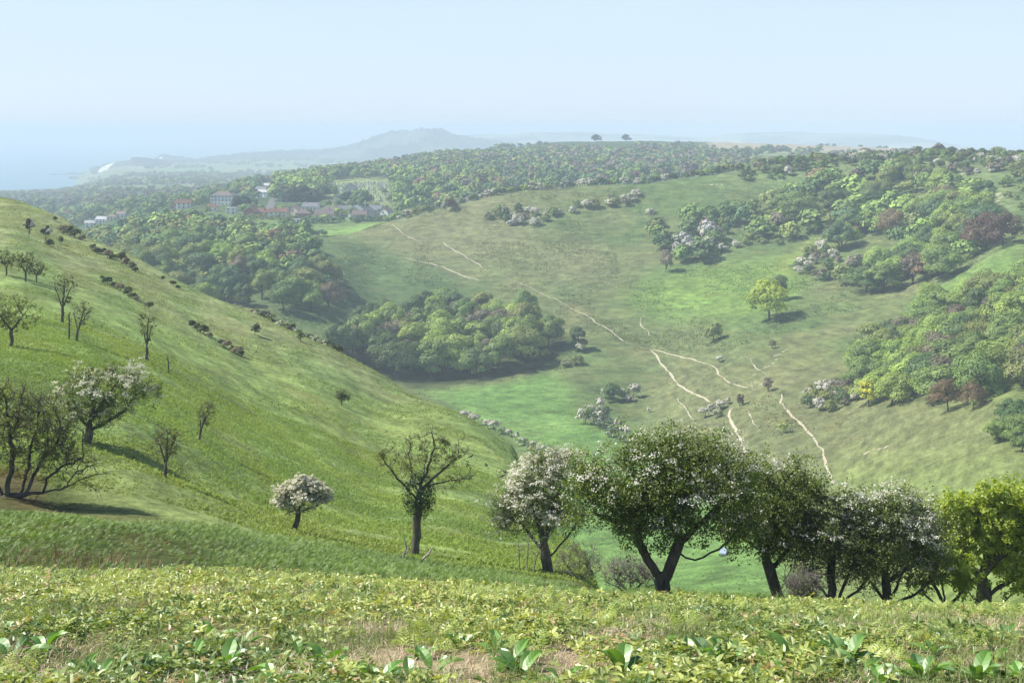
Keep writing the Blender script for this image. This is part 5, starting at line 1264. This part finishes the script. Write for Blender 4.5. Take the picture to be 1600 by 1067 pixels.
# poles
M['pole'] = plain_mat('pole_wood', (.10, .09, .08), .9)
def pole(label, p, Y, h, rad=.16, arm=True):
    g = at(p, Y, .3); paths = [(np.array([[0, 0, 0], [0, 0, h * .5], [0, 0, h]]), np.array([rad, rad * .85, rad * .7]))]
    o = empty('utility_pole', g); tag(o, label, 'pole', 'utility poles in the meadow')
    v, q = tube(paths, 7); link('post', np_mesh('utility_post', v, q, M['pole'], None, True), o)
    bm = bmesh.new(); bbox(bm, (-.9, -.24, h - .55), (.9, -.14, h - .42))
    for k in (-.75, -.3, .3, .75): bbox(bm, (k - .05, -.23, h - .42), (k + .05, -.15, h - .22))
    bm_obj('crossarm', bm, M['pole'], o)
pole('left one of a close pair of thin poles in the far meadow', 470, 1030, 9)
pole('right one of a close pair of thin poles in the far meadow', 474.5, 1034, 9)
pole('thin pole standing alone by the hedge of the far meadow', 574, 1060, 9)
g = at(1363, 9450)
v, q = tube([(np.array([[0, 0, -5], [0, 0, 30], [0, 0, 62]]), np.array([1.3, 1.0, .5])), (np.array([[0, -.5, 45], [0, -1.5, 46], [0, -2.5, 46]]), np.array([.8, .8, .4])), (np.array([[0, 0, 61], [0, 0, 64]]), np.array([.35, .12]))], 6)
g.z = (V0 - 210) / F * 9450
tag(link('radio_mast', np_mesh('radio_mast', v, q, M['pole'], None, True), None, g), 'tall thin mast on the far downs', 'mast')

# graves: alike from here
gs = bmesh.new(); bbox(gs, (-.45, -.12, -.1), (.45, .12, 1.05))
r_ = bmesh.ops.create_circle(gs, cap_ends=True, radius=.45, segments=14, matrix=Matrix.Translation((0, -.12, 1.05)) @ Matrix.Rotation(math.pi / 2, 4, 'X'))
ex = bmesh.ops.extrude_face_region(gs, geom=[f for f in gs.faces if len(f.verts) == 14]); bmesh.ops.translate(gs, verts=[e for e in ex['geom'] if isinstance(e, bmesh.types.BMVert)], vec=(0, .24, 0))
bbox(gs, (-.6, -.35, -.2), (.6, .3, .08))
gme = bpy.data.meshes.new('gravestone'); gs.to_mesh(gme); gs.free(); gme.materials.append(plain_mat('grave_stone', (.55, .54, .50), .8))
rg = np.random.default_rng(91); ng = 0
for row, Y in enumerate(np.arange(1150, 1470, 11)):
    for p in np.arange(506, 620, 2.6):
        pq = p + rg.uniform(-1, 1); Yq = Y + rg.uniform(-2, 2); x = (pq - CX) / F * Yq; z = float(height(x, Yq)); v = V0 - z / Yq * F
        if not inpoly(np.array([pq]), np.array([v]), [(512, 318), (520, 279), (615, 271), (618, 320), (575, 326)])[0] or rg.random() < .62 or ng >= 280 or v > occl(pq, Yq) + .5: continue
        o = link('gravestone', gme, None, (x, Yq, z)); o.rotation_euler = (0, 0, rg.uniform(-.3, .3)); o.scale = (1.35, 1.35, rg.uniform(1.2, 1.9))
        tag(o, 'small pale gravestone standing in the hillside cemetery', 'gravestone', 'gravestones in the hillside cemetery'); ng += 1
print('GRAVES', ng)

# ------------------------------------------------------------------ walker, birds, car
M['cloth'] = plain_mat('dark_jacket', (.03, .035, .05), .9); M['skin'] = plain_mat('skin', (.45, .28, .2), .6, .05)
g = hit(960, 520, 300); o = empty('person', g, R(20))
me = bpy.data.meshes.new('person_body'); J = {'pel': (0, 0, .95, .14), 'ch': (.0, .02, 1.28, .17), 'nk': (0, .02, 1.47, .06), 'hd': (0, 0, 1.6, .095), 'ht': (0, 0, 1.7, .085),
 'kl': (-.1, -.12, .5, .075), 'al': (-.1, .02, .07, .05), 'tl': (-.1, -.14, .03, .045), 'kr': (.1, .12, .52, .075), 'ar': (.1, .32, .1, .05), 'tr': (.1, .2, .04, .045), 'hl': (-.1, 0, .9, .1), 'hr': (.1, 0, .9, .1),
 'sl': (-.2, .02, 1.4, .07), 'el': (-.27, .1, 1.12, .05), 'wl': (-.26, -.02, .88, .04), 'fl': (-.26, -.06, .8, .03), 'sr': (.2, .02, 1.4, .07), 'er': (.27, -.06, 1.12, .05), 'wr': (.26, -.22, .95, .04), 'fr': (.26, -.28, .9, .03)}
ks = list(J); E = [('pel', 'ch'), ('ch', 'nk'), ('nk', 'hd'), ('hd', 'ht'), ('pel', 'hl'), ('hl', 'kl'), ('kl', 'al'), ('al', 'tl'), ('pel', 'hr'), ('hr', 'kr'), ('kr', 'ar'), ('ar', 'tr'), ('ch', 'sl'), ('sl', 'el'), ('el', 'wl'), ('wl', 'fl'), ('ch', 'sr'), ('sr', 'er'), ('er', 'wr'), ('wr', 'fr')]
me.from_pydata([J[k][:3] for k in ks], [(ks.index(a), ks.index(b)) for a, b in E], []); po = link('body', me, o); md = po.modifiers.new('skin', 'SKIN'); md.use_smooth_shade = True
for i, k in enumerate(ks):
    sv = me.skin_vertices[0].data[i]; sv.radius = (J[k][3], J[k][3] * .85); sv.use_root = (k == 'pel')
po.modifiers.new('sub', 'SUBSURF').levels = 1; me.materials.append(M['cloth'])
v, q = tube([(np.array([[0, 0, 1.68], [0, 0, 1.74], [0, 0, 1.79]]), np.array([.105, .1, .03]))], 10); link('hair', np_mesh('hair', v, q, plain_mat('dark_hair', (.03, .02, .015), .7), None, True), o)
tag(o, 'walker in dark clothes on the chalk path below the spur', 'person')
def bird(label, p, v_, rz):
    g = hit(p, v_, 64); o = empty('bird', g + Vector((0, 0, .02)), rz); tag(o, label, 'bird', 'dark birds on the left hillside')
    s = 1.15
    b = [([[-.24, 0, .17], [-.17, 0, .20], [-.05, 0, .23], [.08, 0, .25], [.15, 0, .31], [.19, 0, .35], [.235, 0, .35], [.30, 0, .335]], [.012, .05, .085, .08, .05, .05, .03, .006]), ([[-.22, 0, .18], [-.32, 0, .14], [-.38, 0, .12]], [.04, .045, .03])]
    v, q = tube([(np.array(a) * s, np.array(r) * s) for a, r in b], 8); link('body', np_mesh('bird_body', v, q, M['crow'], None, True), o)
    for sg in (-1, 1):
        v, q = tube([(np.array([[.06, sg * .08, .26], [-.1, sg * .09, .22], [-.28, sg * .05, .17]]) * s, np.array([.03, .045, .012]) * s)], 6); link('wing', np_mesh('bird_wing', v, q, M['crow'], None, True), o)
        v, q = tube([(np.array([[0, sg * .04, .18], [.01, sg * .04, .09], [0, sg * .04, 0], [.06, sg * .04, .0]]) * s, np.array([.014, .009, .009, .006]) * s)], 5); link('leg', np_mesh('bird_leg', v, q, M['crow'], None, True), o)
M['crow'] = plain_mat('black_plumage', (.012, .012, .015), .5)
bird('dark bird just right of the half bare hawthorn', 736, 717, .4); bird('dark bird alone in the middle of the four', 759.5, 730, 1.9)
bird('dark bird, upper of the two by the white hawthorn', 789, 742, 2.8); bird('dark bird, lower of the two by the white hawthorn', 785, 748, .2)
# parked car on the valley floor
g = hit(1131, 866, 255); o = empty('parked_car', g, R(72)); tag(o, 'pale car seen under the branch of the big hawthorn', 'car')
bm = bmesh.new(); prof = [(-2.05, .35), (-2.1, .75), (-1.95, .95), (-1.2, 1.0), (-.75, 1.42), (.65, 1.45), (1.25, 1.02), (1.95, .88), (2.1, .7), (2.08, .35)]
L = [bm.verts.new((x, -.82 + (.12 if z > 1.1 else 0), z)) for x, z in prof]; Rr = [bm.verts.new((x, .82 - (.12 if z > 1.1 else 0), z)) for x, z in prof]
bm.faces.new(L); bm.faces.new(Rr)
for i in range(len(prof)): bm.faces.new([L[i], L[(i + 1) % len(prof)], Rr[(i + 1) % len(prof)], Rr[i]])
bmesh.ops.bevel(bm, geom=list(bm.edges), offset=.05, segments=2, affect='EDGES')
bm_obj('body', bm, plain_mat('silver_paint', (.34, .42, .52), .35, .03, 1, .6), o)
for sg in (-1, 1):
    for x0, x1, x2, x3 in [(-1.05, -.12, -.12, -.72), (-.04, 1.02, .6, -.04)]:
        bm = bmesh.new(); yy = sg * .835
        f = [bm.verts.new(q) for q in [(x0, yy, 1.02), (x1, yy, 1.02), (x2, yy - sg * .09, 1.36), (x3, yy - sg * .09, 1.36)]]; fc = bm.faces.new(f); e = bmesh.ops.extrude_face_region(bm, geom=[fc]); bmesh.ops.translate(bm, verts=[a for a in e['geom'] if isinstance(a, bmesh.types.BMVert)], vec=(0, sg * .015, 0)); bm_obj('window', bm, M['glass'], o)
    for x in (-1.3, 1.3):
        bm = bmesh.new(); bmesh.ops.create_cone(bm, cap_ends=True, segments=18, radius1=.32, radius2=.32, depth=.22, matrix=Matrix.Translation((x, sg * .76, .32)) @ Matrix.Rotation(math.pi / 2, 4, 'X')); wo = bm_obj('wheel', bm, plain_mat('tyre', (.02, .02, .02), .8), o)
        bm = bmesh.new(); bmesh.ops.create_cone(bm, cap_ends=True, segments=14, radius1=.19, radius2=.17, depth=.05, matrix=Matrix.Translation((x, sg * .89, .32)) @ Matrix.Rotation(math.pi / 2, 4, 'X')); bm_obj('rim', bm, plain_mat('rim', (.5, .5, .5), .4), wo)
# ------------------------------------------------------------------ plants that cover the ground
def gcol_at(x, y):
    p = x / y * F + CX; i = np.clip(np.searchsorted(PXG, p), 0, len(PXG) - 1); j = np.clip(np.searchsorted(YG, y), 0, len(YG) - 1); return gcol[i, j]
def area_pts(p0, p1, y0, y1, n, r, power=1.0):
    """n points spread evenly over the ground between two distances"""
    y = np.sqrt(r.uniform(y0 ** 2, y1 ** 2, n)) if power == 1.0 else y0 + (y1 - y0) * r.random(n) ** power
    p = r.uniform(p0, p1, n); x = (p - CX) / F * y; return x, y, p
def scatter(tv, tq, pos, rz, scl, tilt=None, r=None):
    """copies of a small template placed at pos: rotate, tilt, scale"""
    n, k = len(pos), len(tv); c, s = np.cos(rz), np.sin(rz); t = tv[None] * scl[:, None, None]
    if tilt is not None:
        ct, st = np.cos(tilt), np.sin(tilt); y = t[..., 1] * ct[:, None] - t[..., 2] * st[:, None]; z = t[..., 1] * st[:, None] + t[..., 2] * ct[:, None]; t = np.stack([t[..., 0], y, z], -1)
    v = np.stack([t[..., 0] * c[:, None] - t[..., 1] * s[:, None], t[..., 0] * s[:, None] + t[..., 1] * c[:, None], t[..., 2]], -1) + pos[:, None]
    return v.reshape(-1, 3), (tq[None] + (np.arange(n) * k)[:, None, None]).reshape(-1, tq.shape[1])
def frond(pairs=9, droop=.45, wid=.34):
    V, Q = [], []
    f = lambda s: np.array([0, s * .8, .8 * s - droop * s * s])
    for k in range(pairs):
        s = .16 + .8 * k / (pairs - 1); L = wid * (1 - s) ** .75 + .03; w = .036 * (1 - s * .5); b = f(s); d = f(min(1, s + .06)) - b; d = d / np.linalg.norm(d)
        for sg in (-1, 1):
            o = len(V); tip = b + np.array([sg * L, 0, -.08 * L]) + d * L * .35
            V += [b - d * w * .5, b + np.array([sg * L * .45, 0, .03 * L]) + d * (L * .1 - w), tip, b + np.array([sg * L * .45, 0, .03 * L]) + d * (L * .22 + w)]; Q.append([o, o + 1, o + 2, o + 3])
    o = len(V); V += [np.array([-.008, 0, 0]), np.array([.008, 0, 0]), f(.95) + [.003, 0, 0], f(.95) - [.003, 0, 0]]; Q.append([o, o + 1, o + 2, o + 3])
    return np.array(V), np.array(Q)
def stuff(name, label, v, q, mat, attrs):
    return tag(link(name, np_mesh(name, v, q, mat, attrs)), label, kind='stuff')

# bracken on the slope below the brow
r = np.random.default_rng(201); tv, tq = frond(6)
x, y, p = area_pts(-160, 1330, 24.8, 66, 92000, r)
edge = np.interp(p, [-200, 0, 170, 300, 450, 600, 700, 800, 900, 1000, 1300], [50, 49, 50, 54, 59, 61, 61, 60, 55, 49, 45])
pat = fbm(x / 5, y / 7, 61, 3)
k = (y < edge + r.normal(size=len(y)) * 1.5) & (pat > -.75 + .35 * (r.random(len(y)))) ; x, y, p, pat = x[k], y[k], p[k], pat[k]
pos = np.stack([x, y, height(x, y) - .03], 1); s = r.uniform(.13, .33, len(x)) * (1 + .25 * pat)
v, q = scatter(tv, tq, pos, r.normal(-1.2, 1.4, len(x)), s, r.normal(.12, .25, len(x)))
stuff('bracken', 'dark green bracken covering the slope below the brow', v, q, M['fern'], {'rnd': np.repeat(np.clip(.45 + .3 * pat + r.normal(size=len(x)) * .2, 0, 1), len(tv))})
# reddish stems of last year's bracken
x, y, p = area_pts(-160, 1000, 23.2, 38, 26000, r); k = (fbm(x / 3, y / 4, 66, 3) > .12) & (r.random(len(x)) < np.where(p < 460, .42, .3)); x, y = x[k], y[k]; n = len(x)
tb = np.array([[-.012, 0, 0], [.012, 0, 0], [.006, .12, .5], [-.006, .12, .5]]); tbq = np.array([[0, 1, 2, 3]])
v, q = scatter(tb, tbq, np.stack([x, y, height(x, y)], 1), r.uniform(0, 6.28, n), r.uniform(.3, .7, n), r.normal(.5, .7, n))
stuff('dead_bracken', 'reddish brown dead bracken stems among the green fronds', v, q, M['redstem'], {'rnd': np.repeat(r.random(n), 4)})

# the brow: young bracken, bramble, grass, dead grass
tv2, tq2 = frond(8, .5, .36)
x, y, p = area_pts(-260, 1860, 10.5, 24.5, 21000, r)
back = np.interp(p, [-300, 800, 1200, 1600, 1900], [22.0, 20.2, 18.6, 18, 18]); pat = fbm(x / 1.3, y / 1.3, 71, 3)
k = (y > back - 4.2 + 1.6 * r.random(len(y)) - (pat > .22) * 9) & (pat + .5 * (y > back - 1.6) > .04); x, y, pat = x[k], y[k], pat[k]; n = len(x)
v, q = scatter(tv2, tq2, np.stack([x, y, height(x, y) - .02], 1), r.uniform(0, 6.28, n), r.uniform(.12, .30, n), r.normal(.0, .35, n))
stuff('young_bracken', 'yellow green young bracken along the edge of the brow', v, q, M['fern_young'], {'rnd': np.repeat(np.clip(.5 + .25 * pat + r.normal(size=n) * .22, 0, 1), len(tv2))})
def leaflet3():
    V, Q = [], []
    for a, L in ((0, 1.0), (1.25, .85), (-1.25, .85)):
        d = np.array([math.sin(a), math.cos(a), 0]); e = np.array([math.cos(a), -math.sin(a), 0]); o = len(V)
        w1, w2 = .25 * L, .20 * L; n_ = np.array([0, 0, .09])
        V += [d * .10, d * .38 * L + e * w1 + n_, d * .74 * L + e * w2 + n_ * .7, d * 1.02 * L + [0, 0, -.05], d * .74 * L - e * w2 + n_ * .7, d * .38 * L - e * w1 + n_]; Q += [[o, o + 1, o + 2, o + 3], [o, o + 3, o + 4, o + 5]]
    return np.array(V), np.array(Q)
tl, tlq = leaflet3()
x, y, p = area_pts(-280, 1880, 9.3, 23.5, 80000, r); pat = 1.25 * fbm(x / 1.2, y / 1.6, 81, 5); pat2 = fbm(x / .35, y / .35, 82, 2)
k = (pat + .5 * pat2 > -.20 + .42 * r.random(len(x)) - .32 * (y > 15.5)) ; x, y, pat, pat2 = x[k], y[k], pat[k], pat2[k]; n = len(x)
z = height(x, y) + np.clip(.05 + .10 * (pat + pat2) + r.normal(size=n) * .035, .015, .3)
v, q = scatter(tl, tlq, np.stack([x, y, z], 1), r.uniform(0, 6.28, n), r.uniform(.03, .085, n) * np.interp(y, [10, 13, 18], [1.2, 1.1, 1]), r.normal(.3, .5, n))
rn = np.clip(.38 + .35 * fbm(x / 2.2, y / 2.2, 83, 2) + r.normal(size=n) * .26 + .12 * (y > 16), 0, 1)
stuff('bramble', 'low bramble leaves spreading over the brow', v, q, M['bramble'], {'rnd': np.repeat(rn, len(tl)), 'bl': np.repeat(r.random(n) * .54, len(tl))})
def blades(name, label, n, y0, y1, hl, wd, mat, keep, lean, seed, curve=.35, p0=-280, p1=1880):
    r = np.random.default_rng(seed); x, y, p = area_pts(p0, p1, y0, y1, n, r); k = keep(x, y, p, r); x, y = x[k], y[k]; n = len(x)
    h = r.uniform(*hl, n); a = r.uniform(0, 6.28, n); le = np.abs(r.normal(lean, .3, n)); w = r.uniform(*wd, n)
    d = np.stack([np.cos(a), np.sin(a), 0 * a], 1); e = np.stack([-np.sin(a), np.cos(a), 0 * a], 1); b = np.stack([x, y, height(x, y) - .01], 1)
    up = np.array([0, 0, 1.0]); m = b + d * (h * np.sin(le) * .4)[:, None] + up * (h * np.cos(le) * .62)[:, None]; t = b + d * (h * np.sin(le + curve))[:, None] + up * (h * np.cos(np.minimum(1.5, le + curve)))[:, None]
    V = np.stack([b - e * w[:, None], b + e * w[:, None], m + e * w[:, None] * .8, m - e * w[:, None] * .8, t], 1); i = np.arange(n) * 5
    Q = np.stack([i, i + 1, i + 2, i + 3], 1); T = np.stack([i + 3, i + 2, i + 4], 1)
    return stuff(name, label, V.reshape(-1, 3), [Q, T], mat, {'rnd': np.repeat(np.clip(.5 + .3 * fbm(x / 1.5, y / 1.5, seed, 2) + r.normal(size=n) * .25, 0, 1), 5)})
blades('grass', 'tufts of green grass between the brambles on the brow', 100000, 9.3, 23.5, (.06, .24), (.0018, .004), M['grass'], lambda x, y, p, r: fbm(x / .5, y / .7, 51, 4) < .08 + .4 * (r.random(len(x)) - .3), .45, 301)
blades('dead_grass', 'pinkish straw of dead grass matted on the brow', 90000, 9.3, 22, (.06, .20), (.002, .0045), M['straw'], lambda x, y, p, r: fbm(x / .5, y / .7, 51, 4) > -.2 + .45 * (r.random(len(x)) - .3), 1.1, 302, .25)
# turf tufts on the near hillside, scrub and rough grass on the slopes beyond
def tufts(name, label, n, p0, p1, y0, y1, size, keep, seed, cmul, quads=3, sq=1.0):
    r = np.random.default_rng(seed); x, y, p = area_pts(p0, p1, y0, y1, n, r); z = height(x, y); v_ = V0 - z / y * F
    k = keep(x, y, p, v_, r) & (v_ < occl(p, y) + 4); x, y, z = x[k], y[k], z[k]; n = len(x); s = r.uniform(*size, n) * (1 + .3 * r.normal(size=n)).clip(.4, 2)
    col = gcol_at(x, y) * (np.array(cmul[0]) + (np.array(cmul[1]) - np.array(cmul[0])) * r.random((n, 1)))
    VS, CS = [], []
    for kq in range(quads):
        a = r.uniform(0, 6.28, n); d = np.stack([np.cos(a), np.sin(a), 0 * a], 1); o = np.stack([r.normal(size=n) * .3 * s, r.normal(size=n) * .3 * s, 0 * s], 1); b = np.stack([x, y, z - .02], 1) + o
        le = np.stack([r.normal(.1, .7, n), r.normal(-.1, .6, n), np.ones(n)], 1) * (s * sq)[:, None]
        w = (s * .20)[:, None] * d
        VS.append(np.stack([b - w, b + w, b + le * .75 + w * .9, b + le * 1.0 - w * .25], 1)); CS.append(np.repeat(col[:, None] * r.uniform(.8, 1.2, (n, 1, 1)), 4, 1))
    V = np.concatenate(VS).reshape(-1, 3); cl = np.concatenate(CS).reshape(-1, 3); cl = np.concatenate([cl, np.ones((len(cl), 1))], 1)
    return stuff(name, label, V, np.arange(len(V)).reshape(-1, 4), M['tuft'], {'gcol': cl})
def tuft_mat():
    t = NT('rough_grass'); c = t.attr('gcol', 'Color'); d = t.n('ShaderNodeBsdfDiffuse'); t.set(d.inputs[0], c); tr = t.n('ShaderNodeBsdfTranslucent'); t.set(tr.inputs[0], t.mix(1.0, c, (1.2, 1.15, .6, 1), 'MULTIPLY'))
    a = t.n('ShaderNodeMixShader'); a.inputs[0].default_value = .35; t.t.links.new(d.outputs[0], a.inputs[1]); t.t.links.new(tr.outputs[0], a.inputs[2]); return t.done(a.outputs[0])
M['tuft'] = tuft_mat()
tufts('grass', 'tussocky grass on the near part of the left hillside', 260000, -80, 960, 60, 150, (.07, .17), lambda x, y, p, v, r: (fbm(x / 4, y / 4, 91, 4) > -.5 + .6 * r.random(len(x))), 401, ((1.1, 1.12, 1.0), (1.5, 1.45, 1.2)), 2, .7)
tufts('grass', 'rough grass on the upper part of the left hillside', 170000, -80, 900, 150, 400, (.12, .30), lambda x, y, p, v, r: fbm(x / 9, y / 9, 92, 4) > -.2 + .5 * r.random(len(x)), 402, ((.95, 1.0, .9), (1.45, 1.4, 1.2)), 2, .6)
scr = [(350,440),(520,375),(640,420),(730,440),(760,330),(900,350),(1000,330),(1010,430),(1100,420),(1270,400),(1330,470),(1480,500),(1330,560),(1200,540),(1010,560),(905,500),(880,470),(740,450),(640,470),(540,520),(430,500)]
tufts('scrub', 'low scrub and rough grass speckling the opposite slope', 260000, 330, 1680, 430, 990, (.3, .85), lambda x, y, p, v, r: (fbm(x / 18, y / 26, 95, 4) > np.where(inpoly(p, v, scr), -.15, .22) + .45 * r.random(len(x))) & ~inpoly(p, v, meadow), 403, ((.62, .74, .6), (1.25, 1.28, 1.05)), 2, .6)
tufts('grass', 'lush grass of the valley meadow', 40000, 640, 1260, 255, 640, (.15, .4), lambda x, y, p, v, r: inpoly(p, v, meadow) & (fbm(x / 8, y / 8, 97, 3) > -.3 + .5 * r.random(len(x))), 404, ((.75, .8, .75), (1.2, 1.2, 1.1)), 2, .7)

# docks: one thing each
def dock_mesh(seed, k):
    r = np.random.default_rng(seed); V, Q = [], []
    for j in range(k):
        a = j / k * 6.283 + r.normal() * .35; L = r.uniform(.6, 1.1); up = r.uniform(.35, 1.25); d = np.array([math.cos(a), math.sin(a)]); e = np.array([-d[1], d[0]]); n = 9; o = len(V)
        for i in range(n + 1):
            t = i / n; w = .155 * L * (math.sin(math.pi * min(1, max(0, (t - .16)) / .84) ** .8) if t > .16 else .07) * (1 + .10 * math.sin(9 * t + j)) + .006
            rr = L * (t * math.cos(up) + .22 * t * t); zz = L * (t * math.sin(up) - .30 * t * t * t); c = np.array([d[0] * rr, d[1] * rr, zz])
            for u in (-1, 0, 1): V.append(c + np.array([e[0] * w * u, e[1] * w * u, abs(u) * w * .38 + .02 * math.sin(7 * t + u * 2)]))
        for i in range(n):
            for u in (0, 1): b = o + i * 3 + u; Q.append([b, b + 1, b + 4, b + 3])
    V = np.array(V); return V, np.array(Q), np.repeat(r.random(k), (9 + 1) * 3)
docks = [(18,1020,.30),(70,1012,.26),(128,1040,.22),(228,1052,.24),(250,1048,.26),(300,1030,.22),(328,992,.30),(352,1042,.30),(372,1048,.26),(470,1022,.22),(512,1040,.32),(540,1046,.24),(590,1060,.24),(640,1058,.26),(800,1030,.24),(812,1048,.26),(975,1050,.34),(1022,1040,.26),
         (1075,1030,.28),(1112,1030,.30),(1130,1040,.26),(1215,1040,.30),(1240,1038,.34),(1322,1036,.36),(1345,1044,.28),(1440,1052,.26),(1525,1060,.30),(1568,1056,.22),(1600,1058,.22),(150,1060,.24),(430,1062,.2),(880,1062,.26),(1180,1062,.24),(1380,1064,.22)] + [(int(p_), int(v_), s_) for p_, v_, s_ in zip(rng.uniform(-10, 1610, 18), rng.uniform(985, 1062, 18), rng.uniform(.15, .26, 18))]
DK = [np_mesh('dock_leaves', *[(a[0], a[1], M['dock'], {'rnd': a[2]}) for a in [dock_mesh(700 + i, 6 + i % 4)]][0]) for i in range(6)]
for i, (p, v_, s) in enumerate(sorted(docks)):
    g = hit(p, v_ + 8, 9.0); o = link('dock_plant', DK[i % 6], None, g - Vector((0, 0, .02))); o.scale = (s * 1.15,) * 3; o.rotation_euler = (rng.normal() * .1, rng.normal() * .1, rng.uniform(0, 6.28))
    tag(o, f"broad leaved green dock plant at the bottom edge, {ordinal(i + 1)} from the left", 'dock', 'dock plants along the bottom edge')
merge_rest('tree', 300 - sum(1 for o in sc.objects if o.parent is None and o.name.split('.')[0] == 'tree' and o.get('label')), 'farther trees standing in the woods across the valley and round the village')
merge_rest('hawthorn_bush', 290 - sum(1 for o in sc.objects if o.parent is None and o.name.split('.')[0] == 'hawthorn_bush' and o.get('label')), 'smallest bushes of the hedges and scrub beyond the valley')
label_placed()
